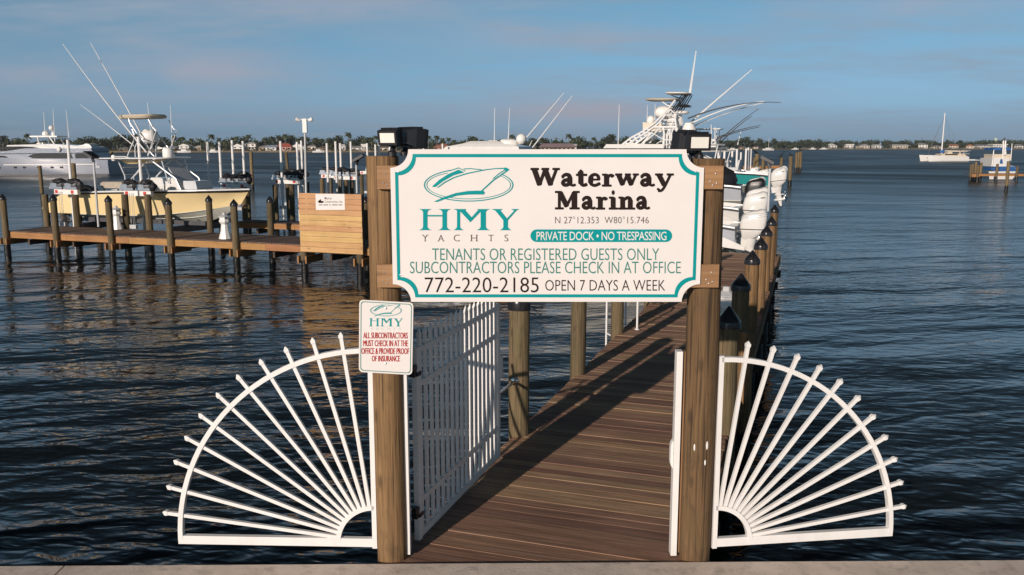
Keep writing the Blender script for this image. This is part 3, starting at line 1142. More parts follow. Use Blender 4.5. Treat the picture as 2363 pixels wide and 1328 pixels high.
mb = MB()
mb.prism(rrect(0, 0), (0, .004, 0))
mb.build('plate', M['sign_face'], note)
o1, o2 = rrect(.028, .0015, .06), rrect(.042, .0015, .055)
mb = MB()
n = len(o1)
mb.add(o1 + o2, [(i, (i + 1) % n, (i + 1) % n + n, i + n) for i in range(n)])
mb.build('border', M['ink_green'], note)


def on_note(px, py, lift=.002):
    """photo pixels over the plate, as if the plate hung straight"""
    u = (px - 829) / 124.0
    v = (py - 694.5 - (px - 829) * .052) / 167.0
    return nquad(u, v, lift)


mb = MB()
for s, b in (('ALL SUBCONTRACTORS', (839, 941, 770, 784)), ('MUST CHECK IN AT THE', (839, 942, 788, 802)), ('OFFICE & PROVIDE PROOF', (835, 945, 806, 820)), ('OF INSURANCE', (859, 924, 823.5, 837))):
    for k, dx in enumerate((-.3, 0, .3)):
        text(mb, s, (b[0] + dx, b[1] + dx, b[2], b[3]), lambda px, py: on_note(px, py, .0018 + .0003 * k), 0.0, 1.0)
mb.build('red_lettering', M['ink_red'], note, recalc=False)
mb = MB()
sc_ = lambda px, py: on_note(854 + (px - 978) * .352, 705 + (py - 387) * .352)
emblem(sc_, mb)
mb.build('yacht_emblem', M['ink_teal'], note, recalc=False)
mb = MB()
initials(lambda px, py: on_note(851 + (px - 966) * .338, 737 + (py - 482) * .38), mb)
mb.build('initials', M['ink_teal'], note, recalc=False)
mb = MB()
for ch, x in zip('YACHTS', (855, 868, 881, 894, 907, 919)):
    text(mb, ch, (x, x + 6, 758.5, 764), on_note, -.01)
mb.build('pale_lettering', M['ink_pale'], note, recalc=False)
mb = MB()
for (px, py) in ((890, 714), (891, 841)):
    p = on_note(px, py)
    mb.lathe([(.009, 0), (.008, .004), (.002, .006)], 10, tuple(p), m=Matrix.Rotation(R(90), 3, 'X'))
mb.build('screw', M['galvanised'], note)


# ---- floodlights on the post tops
def floodlight(label, c, yaw, pitch, w, h, d, base):
    root = thing('floodlight', label, 'lamp', tuple(base), 'floodlights on the sign posts')
    m = Matrix.Rotation(yaw, 3, 'Z') @ Matrix.Rotation(pitch, 3, 'X')      # faces local -Y
    c = Vector(c)
    P = lambda x, y, z: c + m @ Vector((x, y, z))
    mb = MB()
    r = [[P(sx * w / 2 * k, y, sz * h / 2 * k) for (sx, sz) in ((-1, -1), (1, -1), (1, 1), (-1, 1))] for (y, k) in ((-d / 2, 1.0), (-d / 2 + .02, 1.03), (d * .1, 1.0), (d / 2, .72))]
    mb.loft(r)
    for k in range(9):
        x = -w * .4 + w * .8 * k / 8
        mb.bar(P(x, -d * .3, h * .52), P(x, d * .40, h * .44), .008, .03, m @ Vector((1, 0, 0)))
    hs_ = mb.build('housing', M['black_plastic'], root)
    fr = MB()
    a = [(-w / 2 * .98, -h / 2 * .98), (w / 2 * .98, -h / 2 * .98), (w / 2 * .98, h / 2 * .98), (-w / 2 * .98, h / 2 * .98)]
    b = [(-w * .39, -h * .33), (w * .39, -h * .33), (w * .39, h * .34), (-w * .39, h * .34)]
    y0 = -d / 2 - .012
    fr.add([P(x, y0, z) for x, z in a] + [P(x, y0, z) for x, z in b] + [P(x, y0 + .02, z) for x, z in b] + [P(x, y0 + .014, z) for x, z in a],
           [(i, (i + 1) % 4, (i + 1) % 4 + 4, i + 4) for i in range(4)] + [(i + 4, (i + 1) % 4 + 4, (i + 1) % 4 + 8, i + 8) for i in range(4)] + [(i + 12, (i + 1) % 4 + 12, (i + 1) % 4, i) for i in range(4)])
    fr.build('bezel', M['black_plastic'], root)
    ln = MB()
    q = [(-w * .395, -h * .335), (w * .395, -h * .335), (w * .395, h * .345), (-w * .395, h * .345)]
    ln.prism([P(x, y0 + .005, z) for x, z in q], m @ Vector((0, .004, 0)))
    ln.build('lens', M['lamp_glass'], root)
    br = MB()
    br.tube([Vector(base), Vector(base) + Vector((0, 0, .05)), P(0, d * .3, -h * .62)], .018, 10)
    br.bar(P(-w * .22, d * .15, -h * .5), P(w * .22, d * .15, -h * .5), .03, .05)
    br.lathe([(.035, 0), (.035, .03), (.022, .045)], 12, tuple(base))
    br.build('bracket', M['black_plastic'], root)
    return root


yl = 6.93
floodlight('black floodlight on the left post turned left towards the viewer', at(904, 316, yl), R(-22), R(8), .168, .115, .13, (at(905, 355, yl).x, yl, 3.42))
floodlight('black floodlight on the left post turned away to the right', at(948, 319, yl + .12), R(128), R(6), .23, .15, .16, (at(930, 355, yl).x, yl + .10, 3.42))
yr = 6.95
floodlight('black floodlight on the right post with its lens towards the viewer', at(1609, 328, yr), R(6), R(5), .185, .13, .11, (at(1613, 375, yr).x, yr, 3.40))
floodlight('black floodlight on the right post half hidden behind another', at(1586, 326, yr + .16), R(-150), R(-8), .2, .14, .13, (at(1600, 375, yr + .12).x, yr + .12, 3.40))


# ---- white vinyl fans either side
def fan(label, px_in, px_out, y_in, y_out, z0, s):
    """quarter sunburst: hub at the post, rail running out to px_out"""
    I = Vector((xat(px_in, y_in, z0), y_in, z0))
    O = Vector((xat(px_out, y_out, z0), y_out, z0))
    h = (O - I)
    Rad = h.length
    h.normalize()
    nrm = Vector((0, 0, 1)).cross(h)
    root = thing('fan_railing', label, 'railing', tuple(I), 'white fan railings beside the gate')
    mb = MB()
    mb.bar(I, O + h * .02, .045, .075, nrm)
    mb.build('bottom_rail', M['white_vinyl'], root)
    mb = MB()
    mb.bar(I + Vector((0, 0, -.05)), I + Vector((0, 0, Rad + .03)), .05, .04, nrm)
    mb.build('upright', M['white_vinyl'], root)

    VF = 1.0

    def arc(rad, w, t_, a0=0, a1=90, n_=28):
        rings = []
        for k in range(n_ + 1):
            a = R(a0 + (a1 - a0) * k / n_)
            rings.append([I + h * (rr * math.cos(a)) + Vector((0, 0, rr * math.sin(a) * VF)) + nrm * u for rr, u in ((rad - t_ / 2, -w / 2), (rad + t_ / 2, -w / 2), (rad + t_ / 2, w / 2), (rad - t_ / 2, w / 2))])
        return MB().loft(rings)
    arc(Rad, .05, .04).build('arch', M['white_vinyl'], root)
    arc(.315, .05, .04).build('hub_arch', M['white_vinyl'], root)
    for k in range(11):
        a = R(7.5 * (k + 1))
        d = h * math.cos(a) + Vector((0, 0, math.sin(a) * VF))
        p = Vector((-h.x * math.sin(a), -h.y * math.sin(a), math.cos(a)))
        sp = MB()
        Lt = Rad * 1.068
        sp.bar(I + d * .33, I + d * Lt, .030, .030, nrm)
        # pointed tip: a flared block with a pyramid end
        sec = lambda rr, w: [I + d * rr + (p * sx + nrm * sy) * w for sx, sy in ((-1, -1), (1, -1), (1, 1), (-1, 1))]
        sp.loft([sec(Lt - .005, .015), sec(Lt + .008, .0195), sec(Lt + .028, .0195), sec(Lt + .052, .002)])
        sp.build('spoke', M['white_vinyl'], root)
    return root


fan('white fan shaped sunburst railing over the water, left of the gate', 866, 419, 6.98, 7.04, .15, -1)
fan('white fan shaped sunburst railing over the water, right of the gate', 1647, 2052, 6.98, 7.19, .15, 1)

# ---- gate jambs
jl = thing('gate_jamb', 'white upright strip fixed to the left sign post beside the hinges', 'post', (-.89, 7.02, 0), 'gate jambs')
xj = xat(938, 7.03, .8)
MB().box((xj, 7.03, .92), (.045, .09, 1.78)).build('upright', M['white_vinyl'], jl)
jr = thing('gate_jamb', 'white upright strip with a latch keeper on the right sign post', 'post', (1.37, 7.03, 0), 'gate jambs')
xr = xat(1560, 7.03, 1.0)
MB().box((xr, 7.03, .92), (.05, .09, 1.80)).build('upright', M['white_vinyl'], jr)
MB().box((xr + .052, 7.06, .92), (.05, .07, 1.78)).build('timber_strip', M['timber_strip'], jr)
k_ = MB()
k_.prism([(xr - .027, 7.0, .80), (xr - .045, 7.0, .83), (xr - .05, 7.0, .86), (xr - .05, 7.0, .99), (xr - .045, 7.0, 1.02), (xr - .027, 7.0, 1.05)], (0, .06, 0))
k_.build('latch_keeper', M['white_vinyl'], jr)

# ---- the open picket gate
gate = thing('picket_gate', 'white picket gate swung open along the left edge of the walkway', 'gate', (0, 0, 0))
GH = Vector((xat(963, 7.22, .08), 7.22, 0))
GE = onz(1150, 1052, .06)
gd = Vector((GE.x - GH.x, GE.y - GH.y, 0))
GLn = gd.length
gd.normalize()
gn = Vector((gd.y, -gd.x, 0))
gate.location = GH
Z = lambda z: Vector((0, 0, z))
for s, lb in ((.03, 0), (GLn - .03, 1)):
    MB().bar(GH + gd * s + Z(.05), GH + gd * s + Z(1.80), .06, .05, gd).build('stile', M['white_vinyl'], gate)
for z in (.085, .40, 1.46, 1.76):
    MB().bar(GH + gd * .05 + Z(z), GH + gd * (GLn - .05) + Z(z), .030, .050 if z > .1 else .065, gn).build('rail', M['white_vinyl'], gate)
np_ = 17
for k in range(np_):
    s = .11 + (GLn - .22) * k / (np_ - 1)
    b = GH + gd * s
    pk = MB()
    pk.bar(b + Z(.09), b + Z(1.87), .040, .024, gd)
    sec = lambda z, w: [b + Z(z) + gd * (sx * w) + gn * (sy * w * .6) for sx, sy in ((-1, -1), (1, -1), (1, 1), (-1, 1))]
    pk.loft([sec(1.865, .016), sec(1.88, .023), sec(1.90, .023), sec(1.95, .002)])
    pk.build('picket', M['white_vinyl'], gate)
for z in (.32, 1.60):
    hg = MB()
    hg.box(GH - gd * .03 + Z(z), (.05, .05, .10), math.atan2(gd.y, gd.x))
    hg.bar(GH - gd * .01 + gn * .03 + Z(z - .035), GH + gd * .07 + gn * .034 + Z(z - .035), .008, .035, gn)
    hg.bar(GH - gd * .01 + gn * .03 + Z(z + .035), GH - gd * .09 + gn * .03 + Z(z + .035), .008, .035, gn)
    hg.build('hinge', M['black_plastic'], gate)
lt = MB()
lt.box(GH + gd * (GLn + .035) + Z(1.08), (.07, .07, .26), math.atan2(gd.y, gd.x))
lt.build('latch_box', M['white_vinyl'], gate)
# strut holding the gate open
st = thing('gate_strut', 'shiny metal strut tying the open gate to the first pile', 'strut', tuple(GH + gd * GLn + Z(.7)))
pp = Vector((pl.location.x, pl.location.y, 0))
q1 = at(1189, 880, pp.y - .125)
q0 = GH + gd * (GLn - .02) + gn * .01 + Z(at(1152, 908, GE.y).z)
MB().tube([q0, q1], .018, 10).build('rod', M['stainless'], st, True)
MB().lathe([(.055, 0), (.055, .012), (.03, .03), (.012, .035)], 16, tuple(q1 + Vector((0, .012, 0))), m=Matrix.Rotation(R(90), 3, 'X')).build('wall_flange', M['stainless'], st, True)

# ---- white ladder rails on the walkway edge
lad = thing('ladder_handrails', 'pair of white tubular ladder handrails at the walkway edge below the sign', 'ladder', tuple(onz(1470, 762)))
for px0, pyb in ((1470, 761), (1443, 750)):
    b = onz(px0, pyb)
    o = -N_ * .38
    mb = MB()
    mb.tube([b, b + Z(.62), b + Z(.74) + o * .15, b + Z(.80) + o * .5, b + Z(.74) + o * .85, b + Z(.6) + o, b + Z(-1.2) + o], .021, 10)
    mb.lathe([(.05, 0), (.05, .012), (.025, .02)], 12, tuple(b))
    mb.build('handrail', M['white_tube'], lad, True)
mb = MB()
b1, b2 = onz(1470, 761) - N_ * .38, onz(1443, 750) - N_ * .38
for z in (-.2, -.5, -.8):
    mb.tube([b1 + Z(z), b2 + Z(z)], .018, 8)
mb.build('rungs', M['white_tube'], lad, True)


# ---- dock pedestals
def pedestal(label, p, s=1.0):
    root = thing('dock_pedestal', label, 'pedestal', tuple(p), 'white lighthouse shaped dock pedestals')
    MB().lathe([(.235 * s, .012), (.23 * s, .04), (.155 * s, .30 * s), (.125 * s, .56 * s)], 8, tuple(p), R(22)).build('base', M['white_paint'], root)
    MB().lathe([(.125 * s, .56 * s), (.195 * s, .66 * s), (.195 * s, .72 * s), (.175 * s, .74 * s), (.17 * s, .83 * s), (.17 * s, .84 * s)], 8, tuple(p), R(22)).build('head', M['white_paint'], root)
    MB().lathe([(.215 * s, .84 * s), (.22 * s, .865 * s), (.07 * s, .93 * s), (.06 * s, 1.0 * s), (.01, 1.01 * s)], 8, tuple(p), R(22)).build('roof', M['light_grey'], root)
    mb = MB()
    for a in (0, 120, 240):
        mb.box(Vector(p) + Vector((math.cos(R(a - 60)) * .165 * s, math.sin(R(a - 60)) * .165 * s, .80 * s)), (.05, .05, .04), R(a - 60))
    mb.build('socket', M['dark_grey'], root)
    return root


pedestal('white pedestal on the side dock in front of the yellow hull', onz(271, 530))
pedestal('white pedestal on the side dock near the yellow bow', onz(520, 552))
pedestal('white pedestal half hidden between the right post and shaded pile', Vector((xat(1676, 15.1, .9), 15.1, 0)), 1.05)

# ---- slatted panel on the side dock edge
P0 = T0 - Q_ * .30
c00, c10 = onplane(689, 447, P0, E_), onplane(834, 447, P0, E_)
b00, b10 = onplane(692, 583, P0, E_), onplane(837, 586, P0, E_)
zt, zb = (c00.z + c10.z) / 2, (b00.z + b10.z) / 2
pa = Vector((c00.x, c00.y, 0))
pw = (Vector((c10.x, c10.y, 0)) - pa).length
panel = thing('slatted_screen', 'pale orange screen of wide wooden slats standing at the side dock edge', 'screen', tuple(pa + E_ * pw / 2 + Z(zb)))
nb = 11
bh = (zt - zb) / nb
mb = MB()
for k in range(nb):
    z = zb + bh * (k + .5)
    mb.bar(pa + Z(z) + E_ * rng.uniform(-.006, .006), pa + E_ * (pw + rng.uniform(-.006, .006)) + Z(z), .035, bh - .010, Q_)
mb.build('slats', M['panel_wood'], panel)
for s in (.12, pw - .12):
    MB().bar(pa + E_ * s + Q_ * .08 + Z(zb + .02), pa + E_ * s + Q_ * .08 + Z(zt - .02), .09, .10, E_).build('upright', M['under_wood'], panel)
MB().bar(pa + E_ * (pw - .02) + Q_ * .09 + Z(zb + .05), pa + E_ * (pw - .02) + Q_ * .09 + Z(zt - .03), .04, .14, E_).build('side_board', M['under_wood'], panel)
plq = thing('builder_plate', 'white company plate with black boat emblem on the slatted screen', 'sign', tuple(onplane(760, 466, P0 - Q_ * .03, E_)))


def on_plq(px, py, lift=.001):
    return onplane(px, py, P0 - Q_ * (.026 + lift), E_)


mb = MB()
mb.prism([on_plq(728, 448, 0), on_plq(795, 448, 0), on_plq(796, 485, 0), on_plq(729, 485, 0)], Q_ * .006)
mb.build('plate', M['sign_face'], plq)
mb = MB()
text(mb, 'Marine', (749, 765, 455, 461), on_plq, .004)
text(mb, 'Construction, Inc.', (749, 791, 463, 469.5), on_plq, .004)
for a, b in ((736, 744), (746, 757), (759, 763), (766, 779), (781, 790)):
    mb.ngon([on_plq(a, 472.5), on_plq(b, 472.5), on_plq(b, 474.3), on_plq(a, 474.3)])
mb.build('lettering', M['ink_brown'], plq, recalc=False)
mb = MB()
mb.ngon([on_plq(x, y, .0015) for x, y in ((733, 466), (737, 462), (741, 460), (741, 464), (748, 465), (745, 469), (736, 469))])
mb.build('boat_emblem', M['ink_black'], plq, recalc=False)
# ------------------------------------------------------------------ boats
class Boat:
    """local frame: x forward from the transom, y to port, z up (world height); placed at origin o, heading e"""

    def __init__(s, name, label, o, e, group=None, cat='boat'):
        s.o = Vector((o[0], o[1], 0))
        s.e = Vector((e[0], e[1], 0)).normalized()
        s.l = Vector((-s.e.y, s.e.x, 0))
        s.root = thing(name, label, cat, tuple(s.o), group)

    def P(s, x, y, z):
        return s.o + s.e * x + s.l * y + Vector((0, 0, z))

    def px(s, px, py, lat=0.0):
        """point under a photo pixel on the upright fore-and-aft plane at sideways offset lat (towards port)"""
        return onplane(px, py, s.o + s.l * lat, s.e)

    def B(s, mb, name, mat, smooth=False, parent=None, ang=.7):
        return mb.build(name, M[mat], parent or s.root, smooth, ang)

    def hull(s, Ln, Bm, zk, zc, zs0, zs1, side, bottom, rub='black_plastic', deck='gelcoat_white', bow_full=2.3, n=22, bracket=0.0, chine_rise=.55, cap_w=.26, zc1=None, foredeck=.42, chine_k=.86, rake=(.925, .875)):
        prof = []
        for i in range(n + 1):
            t = i / n
            u = max(0.0, (t - .42) / .58)
            bs = Bm / 2 * (1 - u ** bow_full) * (0.93 + .07 * min(1, t / .4))
            uc = max(0.0, (t - .35) / .65)
            bc = Bm / 2 * chine_k * (1 - uc ** 1.75)
            zs = zs0 + (zs1 - zs0) * t ** .65
            z_c = zc + chine_rise * max(0, (t - .35) / .65) ** 2.0
            z_k = zk + (zc + chine_rise - zk) * .72 * max(0, (t - .68) / .32) ** 2.2
            xs, xc, xk = t * Ln, t * Ln * rake[0], t * Ln * rake[1]
            if bracket:
                f = max(0.0, 1 - t * 7)
                xc -= bracket * f
                xk -= bracket * f
            prof.append(((xs, bs, zs), (xc, bc, z_c), (xk, 0.0, z_k)))
        s.prof = prof
        mb = MB()
        vs, fs = [], []
        for sh, ch, kl in prof:          # topsides: four stations between chine and sheer, slightly flared
            for sg in (1, -1):
                for k in range(5):
                    w = k / 4
                    fl = .08 * math.sin(math.pi * w) * (sh[0] / Ln) ** 2
                    vs.append(s.P(ch[0] + (sh[0] - ch[0]) * w, sg * max(0, ch[1] + (sh[1] - ch[1]) * w - fl * Bm * .5 * (1 if sh[1] > .05 else 0)), ch[2] + (sh[2] - ch[2]) * w))
        for i in range(n):
            for q in range(2):
                for k in range(4):
                    a = i * 10 + q * 5 + k
                    fs.append((a, a + 1, a + 11, a + 10))
        fs.append(tuple(range(0, 5)) + tuple(range(9, 4, -1)))
        mb.add(vs, fs)
        hs_ = s.B(mb, 'hull_side', side, True, ang=.9)
        mb = MB()
        vs, fs = [], []
        for sh, ch, kl in prof:
            for sg in (1, -1):
                for k in range(4):
                    w = k / 3
                    vs.append(s.P(kl[0] + (ch[0] - kl[0]) * w, sg * ch[1] * w, kl[2] + (ch[2] - kl[2]) * (w ** 1.12)))
        for i in range(n):
            for q in range(2):
                for k in range(3):
                    a = i * 8 + q * 4 + k
                    fs.append((a, a + 1, a + 9, a + 8))
        fs.append((0, 1, 2, 3, 7, 6, 5))
        mb.add(vs, fs)
        # spray strakes
        for w_ in (.55, 1.0):
            for sg in (1, -1):
                pts = []
                for sh, ch, kl in prof[:int(n * .95)]:
                    pts.append(s.P(kl[0] + (ch[0] - kl[0]) * w_, sg * (ch[1] * w_ + .012), kl[2] + (ch[2] - kl[2]) * (w_ ** 1.12)))
                mb.tube(pts, .016, 5)
        s.B(mb, 'hull_bottom', bottom, True, ang=.9)
        mb = MB()
        for sg in (1, -1):
            mb.tube([s.P(sh[0] + (.03 if i == n else 0), sg * (sh[1] + .02), sh[2] - .05) for i, (sh, ch, kl) in enumerate(prof)], .035, 6)
        s.B(mb, 'rub_rail', rub, True)
        # gunwale cap, foredeck and cockpit floor
        mb = MB()
        vs, fs = [], []
        def inside(sh, ch, dz):
            w_ = max(0.0, 1 - dz / max(.05, sh[2] - ch[2]))
            return max(0.0, ch[1] + (sh[1] - ch[1]) * w_ - .08 * Bm * .5 * (sh[0] / Ln) ** 2 - .06)
        for i_, (sh, ch, kl) in enumerate(prof):
            inn = max(0.0, sh[1] - cap_w)
            for sg in (1, -1):
                vs += [s.P(sh[0], sg * (sh[1] + .015), sh[2] - .04), s.P(sh[0], sg * (sh[1] + .005), sh[2] + .035), s.P(sh[0] - .02, sg * inn, sh[2] + .04), s.P(sh[0] - .02, sg * min(inn, inside(sh, ch, .55) if i_ < n * .6 else inn), sh[2] - (.55 if i_ < n * .6 else .0))]
        for i in range(n):
            for q in range(2):
                for k in range(3):
                    a = i * 8 + q * 4 + k
                    fs.append((a, a + 1, a + 9, a + 8))
        mb.add(vs, fs)
        i0 = int(n * (1 - max(foredeck, .84) * .5))
        vs = [s.P(p[0][0] - .02, sg * max(0.0, p[0][1] - cap_w + .005), p[0][2] + .05) for sg in (1, -1) for p in prof[i0:]]
        m_ = len(prof) - i0
        mb.add(vs, [tuple(range(m_)) + tuple(range(2 * m_ - 1, m_ - 1, -1))])
        kf = int(n * .72)
        vs = [s.P(p[1][0] + (p[0][0] - p[1][0]) * .5, sg * inside(p[0], p[1], .55), p[0][2] - .55) for sg in (1, -1) for p in prof[:kf]]
        m_ = kf
        mb.add(vs, [(i, i + 1, m_ + i + 1, m_ + i) for i in range(m_ - 1)])
        b0 = prof[0][0]
        mb.box(s.P(.14, 0, b0[2] - .22), (.28, 2 * inside(prof[0][0], prof[0][1], .48) - .02, .50), math.atan2(s.e.y, s.e.x))
        s.B(mb, 'deck', deck, False)
        return hs_

    def outboard(s, x, y, z, k=1.0, tilt=0.0, mat='gelcoat_white', leg=None, stripes=False, dz=0.0):
        """top of the cowling at height z over the point (x, y); the motor faces aft"""
        piv = Vector((x + .25 * k, 0, z - .95 * k))

        def T(px_, py_, pz_):
            v = Vector((px_ - piv.x, 0, pz_ - piv.z))
            c_, s_ = math.cos(tilt), math.sin(tilt)
            return s.P(piv.x + v.x * c_ + v.z * s_, y + py_, piv.z - v.x * s_ + v.z * c_)
        sec = []
        for (zz, xf, xa, ry) in ((-.98, .34, .02, .11), (-.84, .38, -.18, .19), (-.70, .41, -.34, .25), (-.63, .42, -.38, .265), (-.60, .41, -.37, .262), (-.585, .43, -.40, .285), (-.34, .41, -.45, .295), (-.14, .37, -.44, .285), (-.045, .30, -.39, .25), (-.01, .20, -.32, .20), (0, .08, -.22, .13)):
            cx_, rx = (xf + xa) / 2, (xf - xa) / 2
            ring = []
            for j in range(22):
                a = 2 * math.pi * j / 22
                ca, sa = math.cos(a), math.sin(a)
                ring.append(T(x + (cx_ + rx * math.copysign(abs(ca) ** .5, ca)) * k, ry * k * math.copysign(abs(sa) ** .5, sa), z + zz * k + (.06 * k * -ca if zz > -.5 else 0)))
            sec.append(ring)
        mb = MB()
        lm = leg or mat
        rings = []
        for (zz, cx_, rx, ry) in ((-.78, .08, .23, .16), (-1.0, .11, .21, .14), (-1.22, .12, .17, .10), (-1.3, .11, .14, .085), (-1.32, .04, .26, .12), (-1.36, .04, .26, .12), (-1.38, .09, .13, .06), (-1.62, .06, .11, .05), (-1.95, .03, .05, .012)):
            rings.append([T(x + (cx_ + rx * math.cos(2 * math.pi * j / 12)) * k, ry * k * math.sin(2 * math.pi * j / 12), z + zz * k) for j in range(12)])
        mb.loft(rings)
        g = []
        for (xx, r) in ((.36, .01), (.28, .055), (.1, .085), (-.10, .075), (-.20, .05)):
            g.append([T(x + xx * k, r * k * math.cos(2 * math.pi * j / 12), z + (-1.60 + r * math.sin(2 * math.pi * j / 12)) * k) for j in range(12)])
        mb.loft(g)
        mb.add([T(x + a * k, yy * k, z + c_ * k) for a, yy, c_ in ((.20, -.12, -.9), (.20, .12, -.9), (.42, .12, -.9), (.42, -.12, -.9), (.20, -.12, -1.22), (.20, .12, -1.22), (.42, .12, -1.22), (.42, -.12, -1.22))],
               [(0, 1, 2, 3), (7, 6, 5, 4), (0, 4, 5, 1), (1, 5, 6, 2), (2, 6, 7, 3), (3, 7, 4, 0)])
        ob = s.B(mb, 'outboard_motor', lm, True, ang=.6)
        cw = MB().loft(sec)
        cwo = s.B(cw, 'cowling', mat, True, ob, .9)
        pr = MB()
        for b_ in range(3):
            a = 2 * math.pi * b_ / 3
            pts = []
            for (r, w, tw) in ((.05, .05, .5), (.12, .10, .4), (.19, .07, .3)):
                for sgn in (-1, 1):
                    aa = a + sgn * w / r * .45
                    pts.append(T(x + (-.24 + sgn * w * tw) * k, r * k * math.cos(aa), z + (-1.60 + r * math.sin(aa)) * k))
            pr.add(pts, [(0, 1, 3, 2), (2, 3, 5, 4)])
        pr.lathe([(.05, 0), (.03, .08), (.005, .1)], 8, tuple(T(x - .18 * k, 0, z - 1.60 * k)))
        s.B(pr, 'propeller', 'stainless', False, ob)
        if stripes:
            sm = MB()
            for q in range(3):
                zz = -.20 + q * .055
                pts = []
                for j in range(23):
                    a = 2 * math.pi * j / 22
                    ca, sa = math.cos(a), math.sin(a)
                    rx, ry = .425 - .012 * q, .296 - .006 * q
                    pts.append(T(x + (-.025 + (rx + .004) * math.copysign(abs(ca) ** .5, ca)) * k, (ry + .002) * k * math.copysign(abs(sa) ** .5, sa), z + zz * k + .06 * k * -ca))
                sm.tube(pts, .008 * k, 5)
            s.B(sm, 'cowling_stripes', 'light_grey', False, ob)
        else:
            for sg in (1, -1):
                sm = MB()
                sm.add([T(x + a_ * k, sg * .302 * k, z + b_ * k) for a_, b_ in ((-.36, -.13), (.05, -.16), (.12, -.19), (-.30, -.17))], [(0, 1, 2, 3)])
                s.B(sm, 'cowling_vent', 'dark_grey', False, ob)
        sm = MB()
        pts = []
        for j in range(25):
            a = 2 * math.pi * j / 24
            ca, sa = math.cos(a), math.sin(a)
            pts.append(T(x + (.015 + .402 * math.copysign(abs(ca) ** .5, ca)) * k, .270 * k * math.copysign(abs(sa) ** .5, sa), z - .607 * k))
        sm.tube(pts, .013 * k, 5)
        s.B(sm, 'cowling_seam', 'dark_grey', False, ob)
        return ob

    def rod(s, name, p, q, r0, r1, mat='white_tube', parent=None, bend=0.0):
        p, q = Vector(p), Vector(q)
        pts = []
        for k in range(9):
            t = k / 8
            pts.append(p.lerp(q, t) + Vector((0, 0, -bend * 4 * t * (1 - t))) * -1)
        return s.B(MB().tube(pts, [r0 + (r1 - r0) * k / 8 for k in range(9)], 6), name, mat, True, parent)


# ---- the yellow boat on its lift
YB = Boat('yellow_fishing_boat', 'pale yellow centre console fishing boat with outriggers and tower, hoisted on a lift', (-11.2 - 8.72 * E_.x, 37.2 - 8.72 * E_.y), E_)
YB.hull(8.72, 2.9, .12, .48, 1.40, 1.66, 'gelcoat_yellow', 'hull_bottom', bracket=0.0, chine_rise=.55, rake=(.945, .90))
# the long low platform behind the sheer, carrying the motors
mb = MB()
q = [(-1.75, .70), (-.55, 1.34), (.35, 1.36), (.35, .50), (-1.55, .50)]
for sg in (1, -1):
    mb.prism([YB.P(a, sg * 1.32, b) for a, b in q], YB.l * (-sg * .09))
mb.prism([YB.P(-1.6, -1.25, .56), YB.P(.3, -1.25, .56), YB.P(.3, 1.25, .56), YB.P(-1.6, 1.25, .56)], Z(.1))
YB.B(mb, 'stern_bracket', 'gelcoat_yellow')
mb = MB()
for sg in (1, -1):
    mb.bar(YB.P(-1.76, sg * 1.285, .74), YB.P(-.55, sg * 1.285, 1.37), .11, .03, YB.l)
YB.B(mb, 'bracket_trim', 'black_plastic')
for y in (-.75, 0, .75):
    YB.outboard(-.95, y, 1.62, .95, 0, 'black_plastic')
ps = lambda a, b, lat=-.75: YB.px(a, b, lat)
# console, seat, leaning post
mb = MB()
sec = lambda xa, xb, w, z: [YB.P(xa, -w, z), YB.P(xb, -w, z), YB.P(xb, w, z), YB.P(xa, w, z)]
cx0, cx1 = 3.65, 5.35
mb.loft([sec(cx0, cx1 + .25, .62, .85), sec(cx0, cx1 + .2, .62, 1.65), sec(cx0 + .02, cx1, .60, 2.0), sec(cx0 + .15, cx1 - .2, .52, 2.12)])
YB.B(mb, 'console', 'gelcoat_white')
mb = MB()
mb.loft([sec(cx1 - .02, cx1 + .03, .55, 2.0), sec(cx1 - .55, cx1 - .5, .5, 2.62)])
mb.loft([sec(cx1 + .30, cx1 + 1.05, .5, 1.55), sec(cx1 + .3, cx1 + .95, .5, 2.0)])
YB.B(mb, 'windscreen', 'clear_plastic')
mb = MB()
mb.loft([sec(1.15, 2.35, .62, 1.62), sec(1.12, 2.38, .64, 1.82), sec(1.2, 2.3, .58, 1.9)])
for x in (1.25, 2.25):
    for y in (-.55, .55):
        mb.tube([YB.P(x - .1, y, .85), YB.P(x, y, 1.66)], .03, 8)
YB.B(mb, 'helm_seat', 'canvas_tan')
# hard top
ht = MB()
zt0 = YB.px(350, 366).z
x0, x1 = 1.05, 5.15
def top_ring(z, k, xa, xb, wd):
    pts = []
    for j in range(28):
        a = 2 * math.pi * j / 28
        ca, sa = math.cos(a), math.sin(a)
        pts.append(YB.P((xa + xb) / 2 + (xb - xa) / 2 * k * math.copysign(abs(ca) ** .5, ca), wd * k * math.copysign(abs(sa) ** .5, sa), z + .02 * ca))
    return pts
ht.loft([top_ring(zt0 - .05, .93, x0, x1, 1.15), top_ring(zt0 - .01, 1, x0, x1, 1.2), top_ring(zt0 + .03, 1, x0, x1, 1.2), top_ring(zt0 + .055, .93, x0, x1, 1.15)])
YB.B(ht, 'hard_top', 'gelcoat_white', True)
mb = MB()
mb.loft([top_ring(zt0 - .24, .8, 2.3, 3.9, .7), top_ring(zt0 - .06, 1, 2.2, 4.05, .75)])
YB.B(mb, 'electronics_box', 'gelcoat_yellow', True)
mb = MB()
